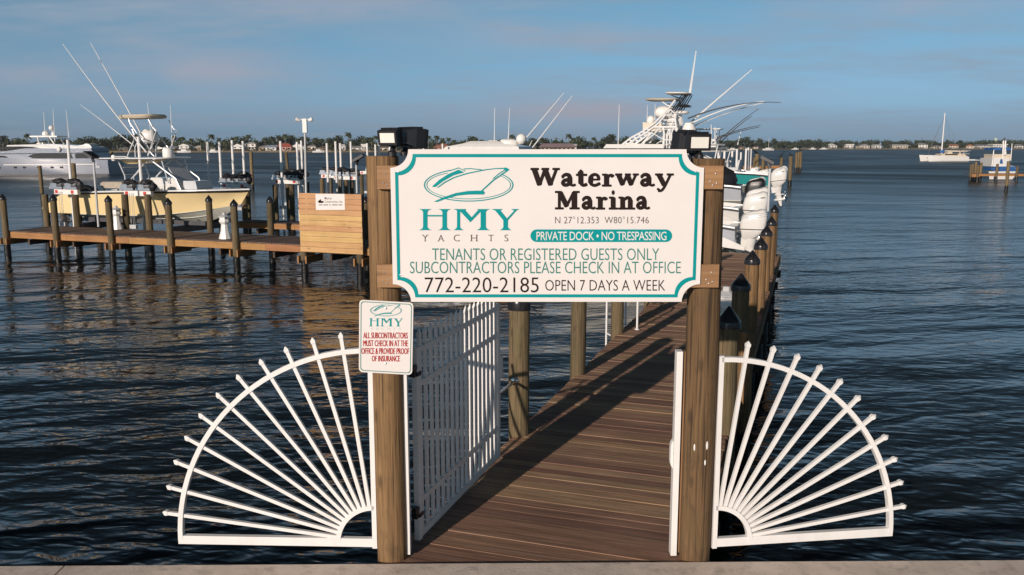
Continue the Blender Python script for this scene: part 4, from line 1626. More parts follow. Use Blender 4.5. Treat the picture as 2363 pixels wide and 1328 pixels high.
for sg in (1, -1):
    y = sg * .72
    mb.tube([YB.P(2.75, y, .85), YB.P(2.65, y, 2.2), YB.P(2.35, y * 1.05, zt0 - .05)], .034, 8)
    mb.tube([YB.P(2.95, y, .85), YB.P(2.95, y, 2.0), YB.P(3.75, y, zt0 - .25), YB.P(4.1, y, zt0 - .05)], .030, 8)
    mb.tube([YB.P(5.75, y, 1.5), YB.P(5.45, y, 2.1), YB.P(4.15, y, zt0 - .05)], .036, 8)
    mb.tube([YB.P(5.05, y, 1.9), YB.P(4.75, y, zt0 - .05)], .030, 8)
    mb.tube([YB.P(3.15, y, .85), YB.P(3.15, y, 2.15), YB.P(3.6, y, 2.5)], .026, 8)
for z in (2.25, 2.55):
    mb.tube([YB.P(2.6, -.72, z), YB.P(2.6, .72, z)], .02, 8)
YB.B(mb, 'top_frame', 'alloy', True)
# upper station
mb = MB()
c4 = lambda x, y: (250 + x * 210 / 1468.0, 240 + y * 210 / 1468.0)
ztow = YB.px(330, 269).z
for sg in (1, -1):
    lat = sg * .62
    L4 = lambda x, y: YB.px(*c4(x, y), -.75) + YB.l * (lat + .75)
    mb.tube([L4(270, 845), L4(370, 600), L4(380, 500), L4(280, 215)], .024, 8)
    mb.tube([L4(705, 850), L4(520, 610), L4(455, 525), L4(300, 290)], .024, 8)
    mb.tube([L4(590, 845), L4(640, 720), L4(740, 420), L4(690, 400), L4(610, 250)], .020, 8)
    mb.tube([L4(400, 860), L4(395, 700), L4(450, 590)], .028, 8)
    mb.tube([L4(375, 540), L4(500, 545)], .024, 8)
    mb.tube([L4(680, 830), L4(500, 560)], .022, 8)
YB.B(mb, 'tower_frame', 'alloy', True)
mb = MB()
a, b = YB.px(*c4(290, 190)), YB.px(*c4(825, 213))
xa = (a - YB.o).dot(YB.e)
xb = (b - YB.o).dot(YB.e)
mb.loft([top_ring(ztow - .10, .96, xa, xb, .72), top_ring(ztow - .02, 1, xa, xb, .75), top_ring(ztow + .06, .94, xa, xb, .7)])
YB.B(mb, 'tower_canopy', 'cream_paint', True)
mb = MB()
cc = YB.px(*c4(660, 525))
mb.blob(cc, (.36, .33, .29), .28, 3, fr=2.6, p=.75)
YB.B(mb, 'covered_helm', 'white_paint', True)
mb = MB()
cc = YB.px(*c4(965, 790))
mb.lathe([(.2, -.2), (.24, -.15), (.24, .12), (.18, .2), (.01, .23)], 16, tuple(cc))
cc = YB.px(*c4(800, 715))
mb.blob(cc, (.13, .1, .09))
mb.bar(YB.px(*c4(830, 715)), YB.px(*c4(980, 720)), .1, .06)
YB.B(mb, 'radar', 'white_paint', True)
mb = MB()
for x in (85,):
    c_ = YB.px(*c4(x, 875), -1.0)
    mb.blob(c_, (.09, .09, .14), p=.6)
mb.tube([YB.px(*c4(100, 850), -1.0), YB.px(*c4(260, 850), -1.0), YB.px(*c4(350, 870), -1.0)], .015, 6)
YB.B(mb, 'top_light', 'white_paint', True)
YB.rod('outrigger', YB.px(338, 352, -1.0), YB.px(145, 102, -1.0), .034, .012, bend=-.10)
YB.rod('outrigger', YB.px(350, 356, .8), YB.px(208, 98, .8), .034, .012, bend=.06)
YB.rod('fishing_rod', YB.px(309, 337, -.5), YB.px(185, 242, -.5), .022, .008, bend=.03)
YB.rod('antenna', YB.px(353, 350, -.3), YB.px(340, 237, -.3), .018, .010)
YB.rod('antenna', YB.px(398, 345, .4), YB.px(393, 243, .4), .018, .010)


# ---- boat lifts: white beams with motors under black covers
def lift_px(label, beams, group='boat lifts with white beams'):
    """beams: list of (px0, px1, py, Y) ; motors along them"""
    x0 = beams[0]
    c = at((x0[0] + x0[1]) / 2, x0[2], x0[3])
    root = thing('boat_lift', label, 'boat lift', (c.x, c.y, c.z), group)
    for (a, b, py, Y, mk) in beams:
        p = at((a + b) / 2, py, Y)
        hl = (b - a) / 2 * Y / F
        ax = E_
        p0, p1 = p - ax * hl, p + ax * hl
        mb = MB()
        mb.bar(p0, p1, .16, .22, Q_)
        be = mb.build('beam', M['white_paint'], root)
        if mk:
            for s_ in (.1, .78):
                m_ = p0.lerp(p1, s_) - Q_ * .083
                MB().box(m_, (.16, .006, .14), math.atan2(ax.y, ax.x)).build('red_plate', M['red_mark'], be)
        nm = 1 if (b - a) < 60 else 2
        if mk == 3:
            nm = 3
        for k in range(nm):
            s_ = .58 if nm == 1 else .2 + .62 * k / (nm - 1)
            m_ = p0.lerp(p1, s_) + Z(.12)
            g = MB()
            g.box(m_ + Z(.05) - ax * .1, (.75, .30, .10), math.atan2(ax.y, ax.x))
            g.box(m_ + Z(.17) - ax * .25, (.36, .24, .16), math.atan2(ax.y, ax.x))
            g.tube([m_ + Z(.2) - ax * .4, m_ + Z(.2) + ax * .2], .09, 10)
            gb = g.build('gearbox', M['galvanised'], root)
            cv = MB()
            cv.blob(m_ + Z(.34) + ax * .0, (.27, .19, .13), .4, rng.randint(0, 99), 16, 10, 2.4)
            cv.blob(m_ + Z(.18) + ax * .32, (.17, .14, .18), .45, rng.randint(0, 99), 12, 8, 2.2)
            cv.build('motor_cover', M['black_cover'], root, True)
        cbm = MB()
        for s_ in (.22, .30, .36):
            q_ = p0.lerp(p1, s_) - Q_ * .11
            cbm.tube([q_, q_ + Z(-1.35)], .009, 4)
        q_ = p0.lerp(p1, .3) - Q_ * .11
        cbm.box(q_ + Z(-1.42), (.34, .12, .16), math.atan2(ax.y, ax.x))
        cbm.build('cable', M['light_grey'], root)
    return root


lf = lift_px('boat lift of the yellow boat, white beams with red plates before its hull', [(120, 190, 443, 38.3, 1), (281, 359, 446.5, 36.9, 1)])
# cradle beams below the yellow hull
mb = MB()
for x in (1.0, 6.0):
    mb.bar(YB.P(x, -1.75, -.02), YB.P(x, 1.75, -.02), .14, .30, YB.e)
for y in (-.8, .8):
    mb.bar(YB.P(.2, y, .22), YB.P(7.0, y, .22), .12, .18, YB.l)
mb.build('cradle', M['dark_grey'], lf)
lift_px('boat lift beside the yellow bow with four black motor covers', [(508, 580, 429, 44.5, 3), (540, 580, 421, 47, 0)])
lift_px('boat lift left of the tall light pole with black motor covers', [(630, 698, 420, 48.5, 3), (640, 712, 414.5, 50.5, 3)])
lift_px('boat lift behind the slatted screen with black motor covers', [(738, 806, 407, 56, 3), (768, 828, 411, 54, 3)])
lift_px('boat lift at the left edge of the big left post', [(829, 880, 399, 64, 1)])

GP = 'uncapped piles carrying the boat lifts'
lp = [(109, 449, 39.5, 'brown lift pile at the left end of the first red marked beam'), (147, 447, 43, 'dark lift pile behind the yellow stern'), (179, 448, 38.2, 'lift pile under the right end of the first red marked beam'),
      (226, 447, 43.2, 'lift pile beside the slim flood lamp pole'), (293, 449, 37.0, 'lift pile left under the second red marked beam'), (346, 449, 36.6, 'lift pile right under the second red marked beam'),
      (511, 440, 44.5, 'lift pile behind the yellow bow deck'), (566, 432, 44.2, 'lift pile just right of the yellow bow'), (573, 425, 47.5, 'lift pile behind the yellow bow tip'),
      (637, 427, 48.5, 'lift pile left under the beam near the tall light pole'), (667, 420, 50.3, 'middle lift pile left of the tall light pole'), (675, 427, 48.7, 'lift pile beside the white guide pole near tall light pole'), (710, 421, 50.3, 'lift pile right of the tall light pole'),
      (745, 412, 56.2, 'left lift pile behind the top of the slatted screen'), (764, 412, 56.5, 'second lift pile behind the top of the slatted screen'), (785, 414, 54.2, 'third lift pile behind the top of the slatted screen'), (800, 416, 54, 'fourth lift pile behind the top of the slatted screen'), (813, 417, 54.4, 'fifth lift pile behind the top of the slatted screen'),
      (835, 403, 64, 'lift pile left of the big left sign post'), (860, 404, 64.3, 'lift pile touching the big left sign post outline')]
for px, py, Y, lb in lp:
    p = at(px, py, Y)
    pile(xat(px, Y, 0), Y, p.z, .15, lb, GP, None, mat='pile_wood', name='lift_pile')

# ---- white guide poles
GG = 'white plastic guide poles of the boat lifts'
gp = [(156, 323, 437, 39.0, 'white guide pole at the stern of the yellow boat'), (319, 316, 440, 38.0, 'thick white guide pole beside the yellow console'),
      (478, 322, 440, 41.5, 'tallest white guide pole over the yellow foredeck'), (506, 329, 418, 45.2, 'second white guide pole over the yellow foredeck'), (535, 324, 415, 45.4, 'third white guide pole over the yellow foredeck'), (560, 326, 412, 46.5, 'white guide pole at the yellow bow tip'),
      (647, 326, 490, 46.5, 'long white guide pole left of the tall light pole'), (685, 328, 400, 51.5, 'thin white guide pole just left of the tall light pole'), (695, 325, 402, 51.3, 'white guide pole touching the tall light pole'),
      (754, 331, 446, 52.8, 'left white guide pole above the slatted screen'), (774, 327, 446, 52.6, 'second white guide pole above the slatted screen'), (785, 331, 395, 57.5, 'short white guide pole above the slatted screen'), (809, 327, 400, 57.2, 'white guide pole beside the black solar lamp'),
      (847, 331, 446, 60, 'white guide pole left of the left sign post'), (866, 334, 400, 66, 'first of two white guide poles above the left post'), (874, 329, 400, 66.4, 'second of two white guide poles above the left post'), (899, 332, 400, 67, 'white guide pole just below the left floodlight'),
      (977, 331, 400, 68, 'white guide pole peeking over the sign, left one'), (1021, 332, 400, 70, 'white guide pole peeking over the sign, right one')]
for px, y0, y1, Y, lb in gp:
    a, b = at(px, y0, Y), at(px + 3, y1, Y)
    r = .055 + .0002 * Y
    o = tag(MB().lathe([(r, -1.2), (r, a.z - .01), (r * .8, a.z), (.005, a.z + .003)], 12, (a.x, a.y, 0)).build('guide_pole', M['white_vinyl'], None, True, .5), lb, 'pole', GG)

# ---- tall twin light pole, solar lamps
tl = thing('light_pole', 'tall slim light pole with two spotlights on a white box', 'lamp post', (xat(704, 35.4, 0), 35.4, 0))
xp = xat(704, 35.4, 2)
top = at(703, 276, 35.4)
MB().tube([(xp, 35.4, 0), (top.x, 35.4, top.z)], [.05, .04], 10).build('pole', M['light_grey'], tl, True)
mb = MB()
mb.box((top.x, 35.4, top.z - .25), (.17, .17, .55))
mb.build('control_box', M['white_paint'], tl)
for sg in (-1, 1):
    mb = MB()
    mb.tube([(top.x, 35.4, top.z - .05), (top.x + sg * .2, 35.36, top.z + .02)], .02, 8)
    mb.lathe([(.02, -.1), (.06, -.05), (.09, .08), (.085, .085)], 12, (top.x + sg * .25, 35.33, top.z - .02), m=Matrix.Rotation(R(sg * 62), 3, 'Y'))
    mb.build('spotlight', M['white_paint'], tl, True)


def solar(label, px, pyt, pyb, Y, hw, hh, yaw, mat='black_plastic', dx=0):
    b = at(px, pyb, Y)
    t_ = at(px, pyt, Y)
    root = thing('solar_lamp', label, 'lamp post', (b.x, Y, b.z), 'solar flood lamps on slim poles')
    MB().tube([(t_.x, Y, b.z), (t_.x, Y, t_.z)], .045, 10).build('pole', M['light_grey'], root, True)
    m_ = Matrix.Rotation(yaw, 3, 'Z') @ Matrix.Rotation(R(-28), 3, 'Y')
    c = Vector((t_.x, Y, t_.z + .22)) + m_ @ Vector((hw * .25, 0, 0))
    mb = MB()
    mb.box(c, (hw, .42, hh), m=m_)
    mb.build('lamp_head', M[mat], root)
    MB().box(c + m_ @ Vector((0, 0, hh / 2 + .012)), (hw * .85, .36, .012), m=m_).build('solar_panel', M['tinted_glass'], root)
    MB().tube([(t_.x, Y, t_.z - .02), c], .06, 8).build('bracket', M[mat], root)
    return root


solar('brown backed flood lamp on a slim pole beside the yellow stern', 216, 374, 524, 35.0, .46, .10, R(162), 'dark_grey')
solar('black solar flood lamp on a slim pole above the slatted screen', 822, 380, 446, 40.0, .55, .12, R(-8))
solar('grey pole with tilted flood lamp beside the white outboards', 1777, 388, 488, 31.0, .50, .1, R(165), 'dark_grey')

# ---- boats with white outboards beyond the end of the walkway
WB = -E_


def stern_boat(name, label, px, Y, zs, Ln, Bm, motors, side='gelcoat_white', mk=1.0, mat='gelcoat_white', stripes=False, dx=.55, tilt=0.0):
    """a boat heading left, its stern at column px; motors = [(sideways offset, top z)]"""
    x = xat(px, Y, zs)
    b = Boat(name, label, (x, Y), WB, 'outboard boats hoisted beyond the walkway')
    b.hull(Ln, Bm, zs - 1.12, zs - .58, zs, zs + .35, side, 'hull_bottom', rub='dark_grey', chine_k=.74)
    for i, (lat, zt_) in enumerate(motors):
        b.outboard(-dx, lat, zt_, mk, tilt, mat[i] if isinstance(mat, list) else mat, stripes=stripes)
    sec = lambda xa, xb, w, z: [b.P(xa, -w, z), b.P(xb, -w, z), b.P(xb, w, z), b.P(xa, w, z)]
    mb = MB()
    mb.loft([sec(3.0, 4.3, .5, zs - .5), sec(3.05, 4.2, .5, zs + .55), sec(3.2, 4.0, .45, zs + .7)])
    b.B(mb, 'console', 'gelcoat_white')
    mb = MB()
    mb.loft([sec(1.7, 2.5, .55, zs + .15), sec(1.7, 2.5, .55, zs + .35)])
    mb.loft([sec(1.62, 1.74, .55, zs + .2), sec(1.5, 1.6, .55, zs + .75)])
    b.B(mb, 'helm_seat', 'light_grey')
    return b


def t_top(b, zs, xa, xb, w, ztop):
    mb = MB()
    for x in (xa + .4, xb - .6):
        for y in (-w + .15, w - .15):
            mb.tube([b.P(x, y, zs - .45), b.P(x, y, zs + .8), b.P(x - .15, y, ztop - .03)], .03, 8)
    for y in (-w + .15, w - .15):
        mb.tube([b.P(xa + .4, y, zs + .8), b.P(xb - .75, y, ztop - .05)], .022, 6)
    b.B(mb, 'top_frame', 'white_tube', True)
    mb = MB()
    rr = lambda z, k: [b.P((xa + xb) / 2 + (xb - xa) / 2 * k * math.copysign(abs(math.cos(2 * math.pi * j / 24)) ** .5, math.cos(2 * math.pi * j / 24)), w * k * math.copysign(abs(math.sin(2 * math.pi * j / 24)) ** .5, math.sin(2 * math.pi * j / 24)), z) for j in range(24)]
    mb.loft([rr(ztop - .04, .96), rr(ztop, 1), rr(ztop + .05, .95)])
    b.B(mb, 'hard_top', 'gelcoat_white', True)


SB = []
b1 = stern_boat('outboard_boat', 'grey hulled boat with striped white outboard nearest the walkway end', 1704, 30.3, .75, 7.6, 2.4, [(-.05, 1.28)], 'hull_grey', 1.06, stripes=True, dx=.50)
b2 = stern_boat('outboard_boat', 'white hull with two plain white outboards behind the striped motor', 1712, 33.6, 1.15, 8.2, 2.6, [(.0, 1.72), (-.62, 1.86)], 'gelcoat_white', 1.10, dx=.50)
b3 = stern_boat('outboard_boat', 'boat with a covered black outboard beside a white one', 1716, 38.6, 1.72, 8.0, 2.5, [(.25, 2.06), (-.35, 2.10)], 'hull_grey', .95, mat=['black_plastic', 'gelcoat_white'], dx=.5)
for b_, zs_, hw_ in ((b1, .75, 1.12), (b2, 1.15, 1.21)):
    mb = MB()
    for sg in (1, -1):
        mb.prism([b_.P(x_, sg * hw_, z_) for x_, z_ in ((2.6, zs_ + .12), (1.5, zs_ - .02), (.8, zs_ - .16), (.2, zs_ - .38), (-.35, zs_ - .62), (-.35, zs_ - .74), (.3, zs_ - .66), (.9, zs_ - .52), (1.7, zs_ - .34), (2.6, zs_ - .2))], b_.l * (sg * .05))
    b_.B(mb, 'stern_quarter', 'gelcoat_white')
    mb = MB()
    for sg in (1, -1):
        mb.prism([b_.P(x_, sg * hw_, z_) for x_, z_ in ((2.6, zs_ - .2), (1.7, zs_ - .34), (.9, zs_ - .52), (.3, zs_ - .66), (.5, zs_ - .86), (1.2, zs_ - .92), (2.6, zs_ - .95))], b_.l * (sg * .03))
    b_.B(mb, 'lower_side', 'dark_grey')
mb = MB()
mb.blob(b3.P(1.25, .1, 2.0), (.95, .95, .62), .25, 5, 18, 10, 2.0, .8)
b3.B(mb, 'canvas_cover', 'black_cover', True)
b4 = stern_boat('outboard_boat', 'teal hulled boat with two tall white outboards farthest right', 1777, 46.0, 2.02, 9.0, 2.7, [(.55, 2.28), (-.35, 2.35)], 'gelcoat_teal', .98, dx=.55, tilt=R(8))
t_top(b4, 1.85, 2.4, 5.4, 1.05, 3.55)
b5 = stern_boat('outboard_boat', 'white boat with long hard top partly behind the right floodlight', 1740, 56.0, 1.7, 9.5, 2.8, [(.4, 2.0), (-.4, 2.0)], 'gelcoat_white', .9)
t_top(b5, 1.7, 1.2, 5.5, 1.15, 3.15)
b6 = stern_boat('outboard_boat', 'white boat with flying bridge beyond the right floodlight', 1722, 66.0, 1.6, 10.0, 3.0, [(.4, 1.9), (-.4, 1.9)], 'gelcoat_white', .9)
t_top(b6, 1.6, 1.5, 6.0, 1.25, 3.3)
mb = MB()
mb.loft([[b6.P(x, y, z) for x, y in ((2.2, -.8), (3.6, -.8), (3.6, .8), (2.2, .8))] for z in (3.4, 4.0)])
b6.B(mb, 'bridge', 'gelcoat_white')
t_top2 = MB()
t_top2.box(b6.P(3.0, 0, 4.75), (2.2, 1.9, .08), math.atan2(WB.y, WB.x))
for x in (2.2, 3.7):
    for y in (-.8, .8):
        t_top2.tube([b6.P(x, y, 3.95), b6.P(x, y, 4.72)], .03, 6)
b6.B(t_top2, 'bridge_top', 'gelcoat_white')
for px0, py0, px1, py1, Y, mt, bb in ((1655, 318, 1755, 290, 64, 'dark_grey', b6), (1650, 323, 1752, 294, 64.6, 'dark_grey', b6), (1655, 328, 1750, 252, 65.5, 'dark_grey', b6), (1662, 330, 1735, 268, 66, 'dark_grey', b6), (1702, 335, 1710, 303, 66, 'white_tube', b6), (1650, 340, 1650, 293, 58, 'white_tube', b5), (1642, 335, 1641, 288, 58, 'white_tube', b5)):
    bb.rod('outrigger' if mt == 'dark_grey' else 'antenna', at(px0, py0, Y), at(px1, py1, Y), .045, .022, mt, bend=.1 if mt == 'dark_grey' else 0)
k2 = 0
for px, y0, Y in ((1690, 349, 50), (1701, 345, 49), (1722, 343, 54), (1727, 341, 54.4), (1733, 344, 54.8), (1658, 352, 52), (1672, 350, 47), (1710, 352, 60)):
    a = at(px, y0, Y)
    lb = ('white guide pole beneath the hard top, leftmost at the right boats', 'thick white guide pole before the right hard top', 'left of three white guide poles right of the hard tops', 'middle of three white guide poles right of the hard tops',
          'right of three white guide poles right of the hard tops', 'white guide pole beside the right floodlight bracket', 'white guide pole in front of the long hard top', 'white guide pole behind the thick one at the right boats')[k2]
    k2 += 1
    r = .06
    tag(MB().lathe([(r, -1.2), (r, a.z - .01), (r * .8, a.z), (.005, a.z + .003)], 12, (a.x, a.y, 0)).build('guide_pole', M['white_vinyl'], None, True, .5), lb, 'pole', GG)

# ---- the sport fishing yacht behind the sign
FB = Boat('sport_fishing_yacht', 'white sport fishing yacht with tall open tower rising behind the sign', (at(1640, 420, 60).x, 60.0), WB)
FB.hull(15.5, 4.6, -1.3, -.6, .75, 2.3, 'gelcoat_white', 'hull_bottom', rub='light_grey', cap_w=.35, zc1=None, foredeck=.9)
mb = MB()
sec = lambda xa, xb, w, z: [FB.P(xa, -w, z), FB.P(xb, -w, z), FB.P(xb, w, z), FB.P(xa, w, z)]
mb.loft([sec(3.6, 9.6, 1.75, .9), sec(3.7, 8.9, 1.6, 2.3), sec(3.8, 8.0, 1.45, 2.95)])
FB.B(mb, 'cabin', 'gelcoat_white')
mb = MB()
mb.loft([sec(5.2, 9.25, 1.70, 1.75), sec(5.2, 8.75, 1.64, 2.25)])
FB.B(mb, 'cabin_window', 'tinted_glass')
c3 = lambda x, y: (1430 + x / 8.3, 190 + y / 8.3)
F3 = lambda x, y, lat=-1.0: FB.px(*c3(x, y), -1.0) + FB.l * (lat + 1.0)
mb = MB()
mb.loft([sec(3.0, 7.2, 1.7, F3(600, 1265).z), sec(3.0, 7.0, 1.6, F3(600, 1190).z)])
FB.B(mb, 'flybridge', 'gelcoat_white')
mb = MB()
for lat in (-1.0, 1.0):
    g = lambda pts, r: mb.tube([F3(x, y, lat) for x, y in pts], r, 7)
    g([(90, 1265), (330, 1075), (560, 950), (760, 810), (920, 650), (1060, 500), (1160, 370)], .07)
    g([(170, 1265), (420, 1090), (640, 960), (850, 800), (980, 640)], .06)
    g([(300, 1265), (530, 1110), (700, 970)], .055)
    g([(520, 1265), (640, 1070), (720, 980)], .05)
    for k in range(7):
        t_ = k / 6
        a = F3(150 + 480 * t_, 1215 - 310 * t_, lat)
        b = F3(205 + 480 * t_, 1240 - 310 * t_, lat)
        mb.tube([a, b], .06, 6)
    g([(940, 1265), (955, 1000), (930, 860)], .075)
    g([(1190, 1265), (1190, 1000), (1150, 640)], .075)
    g([(1050, 1265), (1065, 900)], .055)
    g([(1000, 1265), (1000, 1020), (1050, 900)], .05)
    g([(1110, 1265), (1090, 1000), (1130, 880)], .05)
    g([(960, 1110), (1190, 1110)], .04)
    g([(880, 1210), (1190, 1180)], .04)
    g([(940, 740), (1160, 750)], .045)
    g([(1070, 870), (1180, 640), (1060, 540)], .05)
    g([(330, 1190), (900, 1210)], .05)
    g([(560, 1160), (760, 1010), (900, 860)], .045)
    g([(1180, 870), (1240, 980), (1250, 1265)], .05)
    g([(1010, 660), (1070, 540)], .035)
    g([(710, 970), (950, 1110)], .03)
    g([(540, 1170), (740, 960)], .03)
    g([(760, 870), (1180, 870)], .08)
    g([(760, 915), (1180, 910)], .035)
    g([(920, 650), (1150, 650)], .04)
    g([(1010, 480), (1110, 470), (1010, 470), (920, 400)], .035)
for x, y in ((930, 860), (1150, 640), (760, 870), (1180, 870)):
    mb.tube([F3(x, y, -1.0), F3(x, y, 1.0)], .04, 6)
FB.B(mb, 'tower_frame', 'white_tube', True)
mb = MB()
for lat in (-.8, 0, .8):
    for x0, x1 in ((1080, 1290), (1160, 1360), (1220, 1400)):
        mb.tube([F3(x0, 560, lat), F3(x1, 255, lat)], .035, 6)
    mb.tube([F3(1180, 460, lat), F3(1370, 455, lat), F3(1380, 480, lat), F3(1200, 485, lat)], .035, 6)
    mb.tube([F3(1080, 280, lat), F3(1210, 335, lat), F3(1300, 260, lat)], .03, 6)
FB.B(mb, 'rod_rack', 'black_plastic', True)
def slab(b, pts, w, th, name, mat):
    mb = MB()
    a, c = pts
    pa_, pb_ = F3(*a), F3(*c)
    l_ = (pb_ - pa_).length / 2
    m0 = (pa_ + pb_) / 2 + FB.l * 1.0
    d_ = (pb_ - pa_).normalized()
    rr = lambda z, k: [m0 + d_ * (l_ * k * math.copysign(abs(math.cos(2 * math.pi * j / 20)) ** .5, math.cos(2 * math.pi * j / 20))) + FB.l * (w * k * math.copysign(abs(math.sin(2 * math.pi * j / 20)) ** .5, math.sin(2 * math.pi * j / 20))) + Z(z) for j in range(20)]
    mb.loft([rr(-th, .9), rr(-th * .3, 1), rr(th * .3, 1), rr(th, .9)])
    return FB.B(mb, name, mat, True)
slab(FB, ((575, 355), (1190, 352)), 1.25, .07, 'tower_top', 'cream_paint')
slab(FB, ((945, 232), (1410, 238)), 1.1, .07, 'upper_top', 'white_paint')
mb = MB()
mb.blob(F3(920, 590, 0), (.75, .6, .42), .1, 2, p=.75)
mb.blob(F3(1240, 590, 0), (.5, .35, .14), .05, 2)
FB.B(mb, 'covered_helm', 'white_paint', True)
mb = MB()
mb.loft([[F3(x, y, l_) for x, y, l_ in ((550, yy, -.9), (900, yy + 40, -.9), (900, yy + 40, .9), (550, yy, .9))] for yy in (925, 780)])
FB.B(mb, 'helm_box', 'cream_paint')
mb = MB()
mb.blob(F3(650, 740, 0), (.3, .3, .33))
mb.lathe([(.45, -.25), (.48, .0), (.3, .4), (.05, .45)], 14, tuple(F3(1375, 900, 0)))
FB.B(mb, 'radar_dome', 'white_paint', True)
mb = MB()
mb.blob(F3(1000, 1100, 0), (.5, .6, .5), .2, 3, p=.7)
mb.blob(F3(1100, 760, 0), (.55, .5, .4), .2, 5, p=.7)
FB.B(mb, 'helm_chair', 'white_paint', True)
FB.rod('antenna', F3(1380, 235, -.4), FB.px(1607, 119, -1.0), .045, .016)
FB.rod('antenna', F3(1405, 235, .6), FB.px(1611, 121, -1.0) + FB.l * 1.0, .045, .016)
FB.rod('antenna', F3(545, 770, -.6), F3(555, 440, -.6), .03, .012)
FB.rod('antenna', F3(760, 740, .6), F3(765, 430, .6), .03, .012)
FB.rod('outrigger', F3(1235, 850, -1.6), FB.px(1735, 161, -1.6), .075, .026, bend=0)
FB.rod('outrigger', F3(1400, 715, 1.2), FB.px(1802, 237, 1.2), .055, .02, 'dark_grey', bend=.35)
FB.rod('outrigger', FB.px(1516, 333, -1.3), FB.px(1764, 234, -1.3), .07, .022, bend=.55)
FB.rod('outrigger', FB.px(1500, 343, -1.9), FB.px(1760, 238, -1.9), .07, .022, bend=.35)

# ---- convertible behind the sign with two outriggers
CB = Boat('cruiser', 'white flybridge cruiser half hidden behind the sign, two outriggers leaning right', (at(1230, 400, 70).x, 70), WB)
CB.hull(12, 4.2, -1.3, -.7, .6, 1.7, 'gelcoat_white', 'hull_bottom', rub='light_grey', foredeck=.9)
sec = lambda xa, xb, w, z: [CB.P(xa, -w, z), CB.P(xb, -w, z), CB.P(xb, w, z), CB.P(xa, w, z)]
c7 = lambda x, y: (940 + x / 4.22, 200 + y / 4.22)
C7 = lambda x, y, lat=0: CB.px(*c7(x, y), 0) + CB.l * lat
zb7 = C7(1000, 600).z
mb = MB()
mb.loft([sec(2.0, 8.4, 1.5, .7), sec(2.0, 7.6, 1.45, zb7 - .1)])
mb.loft([sec(.6, 7.2, 1.6, zb7 - .1), sec(.7, 6.9, 1.55, zb7 + .12), sec(2.0, 5.6, 1.3, zb7 + .35), sec(2.6, 5.0, 1.0, zb7 + .55)])
CB.B(mb, 'cabin', 'gelcoat_white')
mb = MB()
mb.blob(C7(1110, 512), (.42, .42, .42))
mb.blob(C7(985, 555), (.75, .6, .38), .1, 4, p=.7)
CB.B(mb, 'radar_dome', 'white_paint', True)
CB.rod('antenna', C7(842, 580, -.1), C7(846, 205, -.1), .04, .018)
CB.rod('antenna', C7(985, 560, .1), C7(1000, 212, .1), .04, .018)
CB.rod('outrigger', C7(1115, 545, -.15), C7(1520, 60, -.15), .05, .02)
CB.rod('outrigger', C7(1225, 595, .15), C7(1612, 92, .15), .05, .02)
CB.rod('antenna', C7(1190, 580), C7(1215, 525), .04, .02)
o = tag(MB().tube([at(1424, 420, 66), at(1429, 242, 66)], [.05, .02], 6).build('antenna_mast', M['white_tube'], None, True), 'single thin white mast sticking up behind the right half of the sign', 'mast')

# ---- motor yacht at the left
MY = Boat('motor_yacht', 'large white motor yacht with dark window bands moored far left', (at(252, 400, 139).x, 139.0), Vector((-1, 0, 0)))
c5 = lambda x, y: (x * 300 / 1594.0, 230 + y * 250 / 1328.0)
Y5 = lambda x, y, lat=-3.0: MY.px(*c5(x, y), 3.0) + Vector((0, 3.0 + lat, 0))


def side_poly(pts, lat0, lat1, name, mat, smooth=False):
    """profile outline read in the enlarged view, given thickness from lat0 to lat1"""
    mb = MB()
    mb.prism([Y5(x, y, lat0) for x, y in pts], Vector((0, lat1 - lat0, 0)))
    return MY.B(mb, name, mat)


# hull as a loft along its length (bow beyond the left edge of the picture)
mb = MB()
rings = []
for (t_, wb, wt_) in ((0, 2.6, 2.75), (.12, 2.8, 3.0), (.35, 2.9, 3.1), (.6, 2.5, 3.0), (.8, 1.6, 2.5), (.93, .6, 1.6), (1.0, .08, .5)):
    xx = t_ * 27.0
    zt_ = 2.05 + 1.3 * max(0, t_ - .35) ** 1.5
    zw = WZ
    xo = -1.3 * (1 - min(1, t_ / .1))
    rings.append([MY.P(xx + xo * 0.9, y, z) for (y, z) in ((0, zw - .9), (wb * .8, zw - .4), (wb, zw + .25), (wt_, zw + 1.6), (wt_, zt_ - .5), (-wt_, zt_ - .5), (-wt_, zw + 1.6), (-wb, zw + .25), (-wb * .8, zw - .4))])
mb.loft(rings)
MY.B(mb, 'hull', 'yacht_silver', True, ang=.5)
side_poly([(-700, 735), (1140, 735), (1185, 760), (1210, 805), (1225, 840), (-700, 840)], -2.85, 2.85, 'main_deck', 'yacht_silver')
side_poly([(-700, 665), (1120, 650), (1150, 735), (-700, 735)], -2.5, 2.5, 'saloon', 'yacht_silver')
for a in ([(320, 700), (390, 670), (480, 660), (845, 660), (880, 728), (400, 728)], [(900, 668), (1000, 660), (1080, 722), (905, 726)], [(-600, 690), (30, 690), (90, 705), (40, 720), (-600, 725)]):
    side_poly(a, -2.56, -2.50, 'saloon_window', 'tinted_glass')
side_poly([(-700, 640), (60, 635), (300, 600), (1110, 600), (1130, 640), (1110, 652), (-700, 668)], -2.95, 2.95, 'boat_deck', 'yacht_silver')
side_poly([(-300, 630), (200, 605), (480, 585), (250, 575), (-100, 580), (-300, 590)], -2.99, -2.93, 'wheelhouse_window', 'tinted_glass')
side_poly([(40, 575), (60, 560), (600, 545), (800, 560), (1090, 580), (1100, 602), (480, 600), (240, 580)], -2.3, 2.3, 'flybridge', 'gelcoat_white')
side_poly([(360, 545), (390, 530), (450, 528), (450, 548)], -1.2, 1.2, 'flybridge_screen', 'white_paint')
side_poly([(890, 565), (960, 555), (985, 540), (1030, 548), (1060, 578)], -1.4, 1.4, 'tender', 'white_paint')
mb = MB()
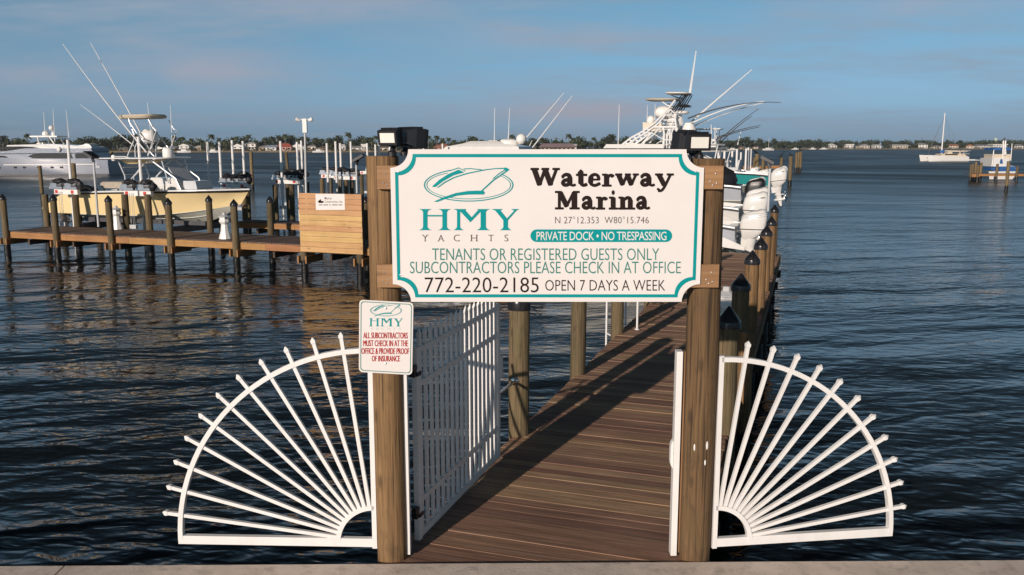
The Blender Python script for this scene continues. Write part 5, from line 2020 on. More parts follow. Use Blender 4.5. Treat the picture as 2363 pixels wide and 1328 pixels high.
mb.bar(MY.P(-1.0, 2.75, WZ + .06), MY.P(16, 2.96, WZ + .06), .1, .22)
MY.B(mb, 'boot_stripe', 'black_plastic')
mb = MB()
for x in (-20, 188, 300, 640, 755, 470):
    p = Y5(x, 832, -3.02)
    p = MY.px(*c5(x, 832), 3.0)
    mb.blob(p + Vector((0, -.02, 0)), (.28, .05, .17), 0, 0, 12, 6)
MY.B(mb, 'portholes', 'tinted_glass', True)
mb = MB()
mb.bar(Y5(50, 803, -3.12), Y5(1190, 795, -3.12), .10, .12, Vector((0, 1, 0)))
MY.B(mb, 'rub_rail', 'white_paint')
mb = MB()
for lat in (-1.5, 1.5):
    mb.tube([Y5(415, 540, lat), Y5(395, 455, lat), Y5(440, 445, lat)], .12, 8)
    mb.tube([Y5(605, 545, lat), Y5(540, 455, lat), Y5(480, 445, lat)], .12, 8)
mb.box((Y5(470, 452, 0)), (.0284 * 150, 3.2, .22))
MY.B(mb, 'radar_arch', 'white_paint', True)
mb = MB()
mb.blob(Y5(435, 420, 0), (.55, .5, .5))
mb.blob(Y5(505, 345, 0), (.42, .42, .4))
mb.blob(Y5(530, 425, 0), (.3, .3, .4))
mb.blob(Y5(725, 612, -3), (.35, .3, .4))
mb.tube([Y5(515, 440, 0), Y5(515, 320, 0)], .06, 6)
mb.tube([Y5(480, 360, 0), Y5(550, 355, 0)], .05, 6)
mb.tube([Y5(425, 400, 0), Y5(422, 310, 0)], .05, 6)
MY.B(mb, 'antenna_domes', 'white_paint', True)
MY.rod('antenna', Y5(462, 440, -.8), Y5(442, 150, -.8), .07, .03)
MY.rod('antenna', Y5(600, 545, -1.2), Y5(575, 110, -1.2), .08, .03)
MY.rod('antenna', Y5(688, 565, 1.2), Y5(640, 110, 1.2), .08, .03)

# ---- piles and a small dock out in the water
GW = 'bare piles standing alone in the open water'
wp = [(96, 383, 73, 'bare pile in the water left of the yellow boat', .16), (175, 377, 60, 'bare pile rising between guide pole and yellow stern', .16), (582, 351, 90, 'bare pile in the water right of the yellow bow', .18),
      (666, 352, 92, 'leaning bare pile in the water behind the lifts', .17), (1823, 361, 101, 'lone thick pile right of the white outboards with dark bird', .24), (1837, 353, 160, 'front pile of the far cluster of three', .24), (1842, 351, 164, 'middle pile of the far cluster of three', .24), (1847, 350, 160, 'rear pile of the far cluster of three', .24),
      (1744, 356, 75, 'stout greenish pile beyond the three guide poles', .2), (1739, 364, 76, 'short pile beside the stout greenish pile', .16), (1759, 364, 84, 'pile at the left end of the far orange beam', .17), (1801, 365, 84, 'pile at the right end of the far orange beam', .17)]
for px, py, Y, lb, r in wp:
    p = at(px, py, Y)
    o = pile(xat(px, Y, 0), Y, p.z, r, lb, GW, None, mat='old_pile_wood', name='water_pile', zbot=-3)
    if px == 666:
        o.rotation_euler = (0, R(-3), 0)
pb_ = at(1759, 388, 84)
pc_ = at(1801, 386, 84)
tag(MB().bar(Vector((pb_.x - 1.8, 84.25, pb_.z)), Vector((pc_.x, 84.25, pc_.z)), .12, .28).build('cross_rail', M['fascia_wood']), 'orange rail joining two far piles behind the outboards', 'rail')


def bird(px, py, Y, label, yaw):
    p = at(px, py, Y)
    root = thing('cormorant', label, 'bird', tuple(p), 'dark birds perched on far piles')
    m_ = Matrix.Rotation(yaw, 3, 'Z')
    mb = MB()
    pr = [(-.32, .02, .02), (-.2, .10, .06), (0, .16, .12), (.14, .30, .11), (.2, .42, .06), (.22, .52, .045), (.27, .58, .055), (.34, .58, .03), (.42, .57, .008)]
    mb.loft([[p + m_ @ Vector((x + r * .3 * math.sin(2 * math.pi * j / 10), r * math.cos(2 * math.pi * j / 10), z + r * math.sin(2 * math.pi * j / 10))) for j in range(10)] for x, z, r in pr])
    for y in (-.04, .04):
        mb.tube([p + m_ @ Vector((.02, y, .1)), p + m_ @ Vector((.03, y, 0))], .015, 6)
    mb.build('body', M['feather_black'], root, True)
    return root


for px, py, Y, lb, yw in ((1824, 361, 101, 'dark bird on the lone thick pile right of the outboards', R(160)), (1841, 351, 164, 'dark bird on the middle pile of the far cluster', R(20)), (1847, 350, 160, 'dark bird on the rear pile of the far cluster', R(200)), (1801, 365, 84, 'dark bird on the pile right of the orange beam', R(10)), (1743, 356, 75, 'dark bird on the stout pile by the guide poles', R(170))):
    bird(px, py, Y, lb, yw)

fd = thing('timber_dolphin', 'dark braced timber mooring frame off the stern of the motor yacht', 'mooring frame', (at(265, 390, 150).x, 150, 0))
mb = MB()
T5 = lambda x, y: at(*c5(x, y), 150)
for x, yt in ((1285, 720), (1370, 640), (1450, 735)):
    mb.tube([T5(x, yt), T5(x + 3, 885) + Z(-2)], .28, 8)
mb.build('piles', M['old_pile_wood'], fd, True)
mb = MB()
mb.bar(T5(1238, 824), T5(1462, 824), .3, .35)
mb.bar(T5(1240, 875), T5(1462, 875), .3, .3)
mb.bar(T5(1240, 835), T5(1290, 875), .15, .2)
mb.bar(T5(1390, 875), T5(1450, 835), .15, .2)
mb.bar(T5(1390, 835), T5(1450, 875), .15, .2)
mb.build('bracing', M['under_wood'], fd)

# ---- catamaran at anchor
s1 = lambda x, y: (1900 + x * 463 / 2363.0, 230 + y * 250 / 1276.0)
YC = 258
S1 = lambda x, y, dy=0: at(*s1(x, y), YC) + Vector((0, dy, 0))
ct = thing('sailing_catamaran', 'white sailing catamaran with bare mast anchored in the open river', 'boat', tuple(S1(1450, 720)))
for dy in (0, 5.2):
    mb = MB()
    st_ = []
    for t_ in range(13):
        t = t_ / 12
        x = 1225 + (1700 - 1225) * t
        zt_ = 655 + 22 * t
        w = .85 * (1 - (1 - min(1, t / .45)) ** 2.2) + .03
        top_, bot = S1(x, zt_, dy), S1(x + 18 * (1 - t), 722, dy)
        st_.append([top_ + Vector((0, -w, 0)), top_ + Vector((0, w, 0)), bot + Vector((0, w * .8, 0)), bot + Vector((0, 0, -.7)), bot + Vector((0, -w * .8, 0))])
    mb.loft(st_)
    mb.box(S1(1725, 712, dy), (2.6, 1.2, .35))
    mb.build('hull', M['gelcoat_white'], ct)
mb = MB()
sec = lambda x0, x1, y, a, b: [S1(x0, y, a), S1(x1, y, a), S1(x1, y, b), S1(x0, y, b)]
mb.loft([sec(1300, 1700, 682, .3, 4.9), sec(1395, 1690, 660, .5, 4.7), sec(1420, 1680, 640, .8, 4.4)])
mb.loft([sec(1478, 1520, 662, .7, 4.5), sec(1478, 1520, 612, .7, 4.5)])
mb.loft([sec(1475, 1650, 618, .6, 4.6), sec(1475, 1740, 603, .5, 4.7)])
mb.loft([sec(1520, 1535, 660, .8, 1.0), sec(1520, 1535, 612, .8, 1.0)])
mb.loft([sec(1620, 1632, 660, .8, 1.0), sec(1620, 1632, 612, .8, 1.0)])
mb.build('cabin', M['cream_paint'], ct)
mb = MB()
mb.loft([sec(1440, 1600, 655, .45, .5), sec(1450, 1590, 643, .6, .7)])
mb.build('cabin_window', M['tinted_glass'], ct)
MB().tube([S1(1442, 640, 2.6), S1(1484, 155, 2.6)], [.20, .13], 10).build('mast', M['white_paint'], ct, True)
mb = MB()
mb.tube([S1(1442, 605, 2.6), S1(1660, 608, 2.6)], .16, 8)
mb.tube([S1(1465, 412, 1.6), S1(1495, 412, 3.4)], .06, 6)
mb.build('boom', M['white_paint'], ct, True)
mb = MB()
mb.tube([S1(1475, 210, 2.6), S1(1340, 500, 2.6), S1(1285, 640, 2.6)], [.03, .09, .04], 6)
mb.tube([S1(1480, 180, 2.6), S1(1640, 660, 0)], .02, 4)
mb.tube([S1(1480, 180, 2.6), S1(1640, 660, 5)], .02, 4)
mb.build('rigging', M['dark_grey'], ct)
mb = MB()
mb.blob(S1(1455, 615, 2.6), (.9, .4, .5), .25, 2)
mb.build('sail_cover', M['canvas_blue'], ct, True)
mb = MB()
mb.box(S1(1700, 640, 2.5), (1.6, 4, .12))
for dy in (.6, 4.6):
    mb.tube([S1(1630, 650, dy), S1(1690, 615, dy), S1(1750, 600, dy)], .07, 6)
mb.blob(S1(1722, 678, 2.5), (.8, 1.5, .5), .15, 4)
mb.build('davits', M['light_grey'], ct)
dg_ = tag(MB().loft([[S1(x, y, a) for x, y, a in ((x_, 708, -w_), (x_, 708, w_), (x_, 720, w_ * .7), (x_, 720, -w_ * .7))] for x_, w_ in ((1762, .7), (1800, .75), (1838, .35))]).build('dinghy', M['white_paint']), 'small white dinghy trailing behind the catamaran', 'boat')

# ---- dock at the right edge with a blue covered boat
q5 = lambda x, y: (2200 + x / 8.3, 310 + y / 8.3)
Q5 = lambda x, y, Y=112: at(*q5(x, y), Y)
rd = thing('far_dock', 'small wooden dock at the right edge below the far shore', 'dock', tuple(Q5(700, 760)))
mb = MB()
a, b = Q5(320, 760), Q5(1500, 750)
for k in range(60):
    p = Vector((a.x + (b.x + 6 - a.x) * (k + .5) / 60, 112.8, a.z - .02))
    mb.box(p, ((b.x + 6 - a.x) / 60 - .01, 1.9, .06))
mb.build('decking', M['side_deck_wood'], rd)
mb = MB()
mb.bar(Vector((a.x, 111.8, a.z - .16)), Vector((b.x + 6, 111.8, a.z - .16)), .06, .26)
mb.bar(Q5(320, 800, 111.6), Q5(500, 800, 111.6), .1, .3)
mb.build('fascia_board', M['fascia_wood'], rd)
GD = 'piles of the small dock at the right edge'
for x, yt, Y, lb in ((345, 575, 111.5, 'left front pile of the small right dock'), (380, 570, 113.9, 'left rear pile of the small right dock'), (480, 600, 111.5, 'second front pile of the small right dock'), (440, 530, 114, 'tall rear pile of the small right dock'), (535, 600, 113, 'pale edged pile of the small right dock'), (540, 545, 115, 'greenish rear pile of the small right dock'),
                     (845, 570, 111.4, 'pile left of the blue cover on the small right dock'), (1230, 620, 111.4, 'pile right of the blue cover on the small right dock')):
    p = Q5(x, yt, Y)
    pile(p.x, Y, p.z, .17, lb, GD, None, mat='old_pile_wood', name='dock_pile')
p = Q5(1100, 520, 87)
pile(p.x - .2, 87, p.z, .17, 'tall lone pile in front of the small right dock', GW, None, mat='old_pile_wood', name='water_pile')
BB = thing('fishing_boat', 'white fishing boat with blue canvas covers behind the small right dock', 'boat', tuple(Q5(950, 800, 117)))
G5 = lambda x, y, Y=117: Q5(x, y, Y)
box5 = lambda mb, x0, x1, y0, y1, Ya, Yb, k=1.0: mb.loft([[G5(x0, y0, Ya), G5(x1, y0, Ya), G5(x1, y0, Ya) + Vector((0, Yb - Ya, 0)), G5(x0, y0, Ya) + Vector((0, Yb - Ya, 0))], [G5(x0 + (x1 - x0) * (1 - k) / 2, y1, Ya), G5(x1 - (x1 - x0) * (1 - k) / 2, y1, Ya), G5(x1 - (x1 - x0) * (1 - k) / 2, y1, Ya) + Vector((0, Yb - Ya, 0)), G5(x0 + (x1 - x0) * (1 - k) / 2, y1, Ya) + Vector((0, Yb - Ya, 0))]])
mb = MB()
hr = []
for (t, k) in ((0, .94), (.3, 1.0), (.6, .9), (.85, .5), (1, .05)):
    c_ = G5(935, 720, 116.5 + t * 8)
    hw = (G5(1210, 720, 116.5) - G5(660, 720, 116.5)).x / 2
    z0, z1 = WZ - .3, G5(935, 715, 116.5).z + t * .9
    hr.append([Vector((c_.x - hw * k, c_.y, z1)), Vector((c_.x + hw * k, c_.y, z1)), Vector((c_.x + hw * k * .9, c_.y, z0 + .4)), Vector((c_.x, c_.y, z0)), Vector((c_.x - hw * k * .9, c_.y, z0 + .4))])
mb.loft(hr)
mb.build('hull', M['gelcoat_white'], BB)
box5(MB(), 760, 1080, 620, 460, 118.2, 121.5, .95).build('cabin', M['gelcoat_white'], BB)
box5(MB(), 765, 1110, 500, 385, 118.6, 121, .97).build('upper_helm', M['cream_paint'], BB)
cv = box5(MB(), 880, 1200, 715, 630, 116.6, 118.0, .92)
cv.build('stern_cover', M['canvas_blue'], BB)
cv = box5(MB(), 725, 800, 690, 640, 116.6, 118.4, .9)
cv.build('side_cover', M['canvas_blue'], BB)
box5(MB(), 900, 950, 560, 480, 118.0, 118.15, .5).build('fender_cover', M['canvas_blue'], BB)
cv = MB()
box5(cv, 775, 920, 305, 262, 118.6, 121, .93)
cv.build('bimini_top', M['canvas_blue'], BB)
box5(MB(), 1010, 1110, 305, 262, 118.6, 121, .93).build('bimini_top', M['canvas_blue'], BB)
mb = MB()
for x0, y0, x1, y1 in ((945, 540, 958, 125), (985, 400, 1000, 125), (1010, 390, 1000, 260), (770, 390, 775, 300), (1100, 510, 1125, 180), (735, 620, 770, 330)):
    mb.tube([G5(x0, y0, 118.4), G5(x1, y1, 118.4)], .10 if x0 in (945, 985) else .05, 6)
mb.build('masts', M['white_paint'], BB, True)
# ------------------------------------------------------------------ far shore
SHORE = [(-900, 590), (-200, 600), (400, 605), (900, 622), (1300, 655), (1500, 760), (1680, 930), (1900, 1120), (2400, 1160), (3300, 1200)]


def shoreY(px):
    for (a, ya), (b, yb) in zip(SHORE, SHORE[1:]):
        if a <= px <= b:
            return ya + (yb - ya) * (px - a) / (b - a)
    return SHORE[0][1] if px < SHORE[0][0] else SHORE[-1][1]


def shore(px, back=0.0, z=0.0):
    Y = shoreY(px) + back
    return Vector((xat(px, Y, z), Y, z))


spx = [SHORE[0][0] + (SHORE[-1][0] - SHORE[0][0]) * k / 60 for k in range(61)]
mb = MB()
for a, b in zip(spx, spx[1:]):
    mb.add([shore(a, 0, WZ - .2), shore(b, 0, WZ - .2), shore(b, 1.5, WZ + .9), shore(a, 1.5, WZ + .9), shore(b, 14, WZ + 1.3), shore(a, 14, WZ + 1.3)], [(0, 1, 2, 3), (3, 2, 4, 5)])
struct(mb.build('shore_bank', M['shore_bank'], recalc=False))
mb = MB()
for a, b in zip(spx, spx[1:]):
    mb.add([shore(a, 14, WZ + 1.3), shore(b, 14, WZ + 1.3), shore(b, 210, WZ + 2.2), shore(a, 210, WZ + 2.2)], [(0, 1, 2, 3)])
struct(mb.build('far_land', M['shore_land'], recalc=False))


def leafmass(mb, c, rad, n, size, r_, low=-.35):
    """n leaf-clump faces spread through an uneven crown"""
    lobes = [(Vector((r_.uniform(-.5, .5) * rad[0], r_.uniform(-.5, .5) * rad[1], r_.uniform(-.3, .45) * rad[2])), r_.uniform(.4, .75)) for _ in range(7)]
    for _ in range(n):
        lc, lk = r_.choice(lobes)
        d = Vector((r_.gauss(0, 1), r_.gauss(0, 1), r_.gauss(0, 1))).normalized() * (r_.random() ** .35)
        if d.z < low:
            d.z *= .4
        p = c + lc + Vector((d.x * rad[0], d.y * rad[1], d.z * rad[2])) * lk
        a = Vector((r_.gauss(0, 1), r_.gauss(0, 1), r_.gauss(0, .7))).normalized()
        b = a.cross(Vector((r_.gauss(0, 1), r_.gauss(0, 1), r_.gauss(0, 1)))).normalized()
        s = size * r_.uniform(.6, 1.4)
        mb.add([p - a * s, p + b * s * .7, p + a * s, p - b * s * .7], [(0, 1, 2, 3)])


def broad_proto(h, w, mat, seed, n=320):
    r_ = random.Random(seed)
    root = thing('broadleaf_tree', 'x', 'tree')
    mb = MB()
    mb.tube([(0, 0, 0), (.1, 0, h * .25), (0, .1, h * .55)], [.35, .28, .16], 7)
    for k in range(4):
        a = k * 1.6 + r_.random()
        mb.tube([(0, 0, h * .3), (math.cos(a) * w * .25, math.sin(a) * w * .25, h * .6)], [.18, .07], 5)
    mb.build('trunk', M['bark'], root)
    mb = MB()
    leafmass(mb, Vector((0, 0, h * .58)), (w * .62, w * .62, h * .48), n, h * .075, r_)
    mb.build('crown', M[mat], root, recalc=False)
    return root


def palm_proto(h, seed, nf=17):
    r_ = random.Random(seed)
    root = thing('palm_tree', 'x', 'tree')
    lean = r_.uniform(-.6, .6)
    mb = MB()
    mb.tube([(0, 0, 0), (lean * .3, 0, h * .4), (lean, 0, h * .86)], [.24, .18, .14], 7)
    mb.build('trunk', M['bark'], root)
    mb = MB()
    c = Vector((lean, 0, h * .86))
    for k in range(nf):
        a = 2 * math.pi * k / nf + r_.uniform(-.2, .2)
        up = r_.uniform(-.5, .95)
        ln = h * .24 * r_.uniform(.85, 1.15)
        d = Vector((math.cos(a), math.sin(a), 0))
        pts = [c + d * (ln * t) + Vector((0, 0, ln * (up * t - .85 * t * t))) for t in (0, .25, .5, .75, 1)]
        s = Vector((-d.y, d.x, 0))
        for i in range(4):
            w0, w1 = (.10, .55, .7, .5, .05)[i], (.10, .55, .7, .5, .05)[i + 1]
            dz0, dz1 = Vector((0, 0, -w0 * .6)), Vector((0, 0, -w1 * .6))
            for sg in (1, -1):
                mb.add([pts[i], pts[i + 1], pts[i + 1] + s * sg * w1 + dz1, pts[i] + s * sg * w0 + dz0], [(0, 1, 2, 3)])
    leafmass(mb, c + Vector((0, 0, -.4)), (.8, .8, .9), 18, .5, r_)
    mb.build('fronds', M['foliage_palm'], root, recalc=False)
    return root


BP = [broad_proto(9, 9, 'foliage_dark', 1), broad_proto(8, 11, 'foliage_mid', 2), broad_proto(11, 9, 'foliage_dark', 3), broad_proto(7, 8, 'foliage_mid', 4)]
PPR = [palm_proto(11, 11), palm_proto(12, 12, 20), palm_proto(9, 13)]
FIRST = {}


def place(pr, px, back, k, label, group, rz=None):
    if pr.name not in FIRST:
        FIRST[pr.name] = 1
        o = pr
    else:
        o = copytree(pr)
    o.location = shore(px, back, WZ + 1.3)
    k *= .9 if 'palm' in pr.name else 1.0
    o.scale = (k, k, k * rng.uniform(.95, 1.08))
    o.rotation_euler = (0, 0, rng.uniform(0, 6.28) if rz is None else rz)
    tag(o, label, 'tree', group)
    return o


# houses: (px centre, width px, base->eave px, roof px, back, wall, roof, roof kind, label)
def house(px, wpx, epx, rpx, back, wall, roof, kind, label, dep=9.0, storeys=1, name='house', group='houses on the far shore'):
    b = shore(px, back, WZ + 1.3)
    s = b.y / F
    w, e, rh = wpx * s, epx * s, rpx * s
    root = thing(name, label, 'house', tuple(b), group)
    D = dep
    mb = MB()
    mb.box(b + Vector((0, D / 2, e / 2)), (w, D, e))
    mb.build('wall', M[wall], root)
    o = w * .06 + .3
    mb = MB()
    x0, x1, y0, y1 = -w / 2 - o, w / 2 + o, -o, D + o
    z0 = e + .02
    V = lambda x, y, z: b + Vector((x, y, z))
    if kind == 'hip':
        ri = min(w, D) * .42
        vs = [V(x0, y0, z0), V(x1, y0, z0), V(x1, y1, z0), V(x0, y1, z0), V(x0 + ri, D / 2, z0 + rh), V(x1 - ri, D / 2, z0 + rh)]
        mb.add(vs, [(0, 1, 5, 4), (1, 2, 5), (2, 3, 4, 5), (3, 0, 4), (3, 2, 1, 0)])
    elif kind == 'gable':      # gable end towards the water
        vs = [V(x0, y0, z0), V(x1, y0, z0), V(0, y0, z0 + rh), V(x0, y1, z0), V(x1, y1, z0), V(0, y1, z0 + rh)]
        mb.add(vs, [(0, 1, 2), (5, 4, 3), (0, 2, 5, 3), (2, 1, 4, 5), (1, 0, 3, 4)])
    elif kind == 'ridge':
        vs = [V(x0, y0, z0), V(x1, y0, z0), V(x1, y1, z0), V(x0, y1, z0), V(x0, D / 2, z0 + rh), V(x1, D / 2, z0 + rh)]
        mb.add(vs, [(0, 1, 5, 4), (1, 2, 5), (2, 3, 4, 5), (3, 0, 4), (3, 2, 1, 0)])
    else:
        mb.box(V(0, D / 2, z0 + rh / 2), (x1 - x0, y1 - y0, rh))
    mb.build('roof', M[roof], root)
    nw = max(2, int(w / 3.2))
    for st in range(storeys):
        for k in range(nw):
            x = -w / 2 + w * (k + .5) / nw
            zz = e * (st + .52) / storeys
            MB().box(V(x, -.03, zz), (min(1.5, w / nw * .55), .08, e / storeys * .45)).build('window', M['tinted_glass'], root)
    if storeys > 1:
        mb = MB()
        mb.box(V(0, -.9, e / storeys), (w * .9, 1.8, .2))
        for k in range(5):
            x = -w * .43 + w * .86 * k / 4
            mb.box(V(x, -1.7, e / storeys / 2), (.25, .25, e / storeys - .1))
        mb.build('porch', M[wall], root)
    return root


HL = [
    (229, 18, 6, 4, 20, 'house_cream', 'roof_brown', 'hip', 'cream bungalow among dark trees left of the yellow boat tower', 1),
    (285, 20, 4, 3, 24, 'house_tan', 'roof_grey', 'hip', 'tan bungalow seen between tower pipes of the yellow boat', 1),
    (391, 26, 6, 3, 18, 'house_tan', 'roof_blue', 'ridge', 'long low house with pale blue roof right of yellow boat tower', 1),
    (425, 22, 10, 5, 16, 'house_white', 'roof_white', 'gable', 'white cottage with upper dormer between two pale antennas', 2),
    (456, 14, 7, 4, 20, 'house_tan', 'roof_white', 'hip', 'tan house left of the tallest guide pole', 1),
    (549, 26, 8, 7, 14, 'house_white', 'roof_white', 'gable', 'white gabled house above the yellow bow tip', 2),
    (577, 26, 15, 4, 40, 'house_white', 'roof_white', 'hip', 'tall white house rising among palms right of yellow bow', 2),
    (606, 18, 7, 4, 18, 'house_tan', 'roof_grey', 'hip', 'small dark roofed house left of the blue roofed one', 1),
    (625, 24, 7, 5, 12, 'house_white', 'roof_blue', 'ridge', 'white house with pale blue roof beside the red roof', 1),
    (655, 34, 8, 8, 13, 'house_pink', 'roof_red', 'hip', 'pink house with bright red roof on the far shore', 1),
    (687, 28, 7, 9, 15, 'house_white', 'roof_white', 'gable', 'white house with wide gable right of the red roof', 1),
    (719, 18, 9, 4, 18, 'house_cream', 'roof_grey', 'hip', 'cream house just right of the tall light pole', 1),
    (745, 22, 5, 4, 20, 'house_tan', 'roof_brown', 'hip', 'low tan house with brown roof above the screen', 1),
    (790, 14, 9, 5, 15, 'house_white', 'roof_white', 'hip', 'narrow white house above the slatted screen', 1),
    (804, 18, 6, 5, 22, 'house_white', 'roof_brown', 'gable', 'white gabled house left of the solar lamp', 1),
    (824, 24, 6, 4, 18, 'house_white', 'roof_grey', 'ridge', 'grey roofed house above the black solar lamp', 1),
    (840, 10, 11, 3, 14, 'house_white', 'roof_white', 'flat', 'small white square house left of the big left post', 1),
    (885, 24, 6, 4, 15, 'house_cream', 'roof_brown', 'hip', 'cream house below the left floodlight', 1),
    (1019, 34, 6, 9, 20, 'house_pink', 'roof_tile', 'hip', 'house with terracotta roof right of the left floodlights', 1),
    (1082, 20, 5, 3, 18, 'house_tan', 'roof_grey', 'hip', 'small tan house between terracotta roof and white pyramid roof', 1),
    (1137, 34, 13, 10, 16, 'house_white', 'roof_white', 'hip', 'big white house with steep pale pyramid roof', 2),
    (1180, 38, 16, 4, 26, 'house_cream', 'roof_white', 'flat', 'flat roofed cream house behind the flybridge cruiser', 2),
    (1287, 78, 6, 9, 14, 'house_tan', 'roof_mauve', 'hip', 'long house with broad mauve roof above the sign', 1),
    (1318, 24, 9, 4, 40, 'house_white', 'roof_white', 'ridge', 'white house behind the right end of the mauve roof', 1),
]
for (px, w, e, rh, back, wl_, rf, kd, lb, st) in HL:
    house(px, w, e, rh, back, wl_, rf, kd, lb, 9, st)
HR = [
    (1668, 26, 3, 2, 14, 'house_white', 'roof_grey', 'ridge', 'low white shed right of the right floodlight', 1),
    (1703, 34, 4, 4, 22, 'house_tan', 'roof_brown', 'hip', 'brown roofed house behind the right hard top boats', 1),
    (1740, 22, 4, 3, 22, 'house_cream', 'roof_tile', 'hip', 'cream house above the three guide poles', 1),
    (1775, 16, 4, 3, 30, 'house_cream', 'roof_white', 'hip', 'pale house behind the tiny far sailboat mast', 1),
    (1921, 24, 6, 5, 10, 'house_white', 'roof_white', 'hip', 'first white house of the right shore row, with hip roof', 2),
    (1961, 20, 8, 2, 10, 'house_white', 'roof_white', 'flat', 'white flat roofed block, second of the right shore row', 2),
    (1995, 28, 6, 4, 10, 'house_cream', 'roof_grey', 'gable', 'greyish gabled house, third of the right shore row', 2),
    (2026, 17, 6, 3, 10, 'house_white', 'roof_white', 'ridge', 'narrow white house left of the long pink one', 1),
    (2077, 44, 6, 3, 10, 'house_pink', 'roof_white', 'ridge', 'long pale pinkish house on the right shore', 2),
    (2130, 26, 9, 4, 10, 'house_white', 'roof_grey', 'hip', 'tall white house left of the catamaran mast', 3),
    (2165, 24, 4, 3, 10, 'house_cream', 'roof_grey', 'hip', 'low cream house just left of the catamaran mast', 1),
    (2201, 24, 6, 4, 10, 'house_pink', 'roof_tile', 'ridge', 'pinkish house just right of the catamaran mast', 2),
    (2238, 20, 5, 4, 10, 'house_cream', 'roof_tile', 'gable', 'small gabled house above the catamaran davits', 1),
    (2269, 28, 6, 3, 10, 'house_white', 'roof_grey', 'ridge', 'white house left of the blue topped boat', 2),
    (2307, 36, 8, 2, 10, 'house_white', 'roof_white', 'flat', 'long white flat roofed house behind the blue topped boat', 2),
    (2353, 28, 6, 4, 10, 'house_white', 'roof_grey', 'hip', 'white house at the right edge of the far shore', 2),
]
for (px, w, e, rh, back, wl_, rf, kd, lb, st) in HR:
    house(px, w * .82, e * .92, rh, back + 4, {'house_pink': 'house_cream'}.get(wl_, wl_), rf, kd, lb, 12, st)
wt0 = shore(2296, 120, WZ + 1.5)
k_ = wt0.y / F
wtw = thing('water_tower', 'pale green water tower showing above the trees at the right', 'water tower', tuple(wt0))
MB().lathe([(1.2, 0), (1.0, 17 * k_)], 10, tuple(wt0)).build('stem', M['tower_green'], wtw, True)
MB().lathe([(1.0, 16 * k_), (3.2 * k_, 17 * k_), (3.8 * k_, 19 * k_), (3.6 * k_, 21.5 * k_), (1.0 * k_, 22.5 * k_), (.1, 22.6 * k_)], 18, tuple(wt0)).build('tank', M['tower_green'], wtw, True)

GT = 'palms on the far left shore'
PT = [
    (18, 1.05, 'palm at the left edge behind the motor yacht bow'), (66, 1.15, 'palm behind the radar arch of the motor yacht'), (125, .85, 'palm just left of the stern guide pole'), (186, .9, 'low palm above the flood lamp beside the yacht stern'),
    (403, 1.0, 'palm behind the blue roofed long house'), (416, 1.05, 'palm left of the white dormer cottage'), (424, 1.25, 'tall palm behind the white dormer cottage'), (443, .95, 'palm right of the white dormer cottage'), (464, 1.05, 'palm left of the tallest white guide pole'),
    (489, 1.22, 'tall palm between first two bow guide poles'), (507, 1.12, 'palm right behind the second bow guide pole'), (522, .8, 'low palm between second and third bow guide poles'), (547, .95, 'palm behind the white gabled house at the bow'), (575, 1.2, 'tall palm above the tall white house'), (592, .95, 'palm right of the tall white house'),
    (612, .9, 'palm left of the blue roofed white house'), (632, 1.08, 'palm between blue roof and red roof'), (643, 1.12, 'palm behind the left half of the red roof'), (659, 1.2, 'tall palm behind the right half of the red roof'), (688, 1.12, 'palm behind the white wide gable house'),
    (711, 1.0, 'palm right of the tall light pole'), (729, .98, 'palm right of the cream house by the light pole'), (744, .9, 'palm behind the low brown roofed house'), (760, 1.0, 'palm between the two left screen guide poles'), (805, 1.26, 'tall palm above the white gabled house near solar lamp'), (858, 1.0, 'palm left of the left post top'), (868, 1.18, 'tall palm touching the left floodlight'),
    (989, 1.05, 'first palm right of the left floodlights'), (1008, 1.2, 'palm left behind the terracotta roof'), (1022, 1.22, 'palm behind the middle of the terracotta roof'), (1036, 1.25, 'palm behind the right end of the terracotta roof'), (1048, 1.0, 'palm right of the terracotta roof'), (1098, 1.05, 'palm left of the white pyramid roof'), (1110, 1.0, 'palm touching the white pyramid roof on its left'), (1158, .85, 'small palm between pyramid roof and flat cream house'),
    (1182, 1.2, 'palm above the flat roofed cream house'), (1248, 1.05, 'palm right of the cruiser radar dome'), (1312, 1.28, 'tall palm above the mauve roof'), (1322, 1.1, 'palm behind the right end of the mauve roof'), (1370, 1.0, 'palm right of the mauve roof'),
]
for px, k, lb in PT:
    place(rng.choice(PPR), px, rng.uniform(14, 34), k, lb, GT)
GB = 'broadleaf trees on the far left shore'
BT = [
    (-15, 1.0), (8, .9), (35, .95), (52, 1.0), (85, .9), (104, .95), (134, 1.05), (150, .95), (170, .85), (192, .95), (210, 1.1), (222, 1.15), (240, 1.2), (258, 1.2), (272, 1.15), (290, 1.15), (306, 1.05), (322, .95), (342, .95), (360, .9), (380, .85),
    (436, .85), (474, .9), (532, .85), (560, .9), (604, .9), (622, .9), (648, .85), (674, .95), (700, .9), (737, .9), (768, .85), (782, .9), (815, .9), (832, .9), (850, .85), (893, .9), (915, .85), (940, .9), (965, .85), (1065, .9), (1078, .9), (1090, .95), (1205, .95), (1220, .9), (1235, 1.0), (1262, 1.05), (1275, .9), (1290, .95), (1340, .9), (1352, .95), (1385, 1.0), (1400, 1.1), (1410, 1.2), (1424, 1.05), (1440, .95), (1458, .9), (1475, .9), (1500, .9), (1520, 1.0)]


def near_name(px):
    best = min(HL, key=lambda h: abs(h[0] - px))
    return best


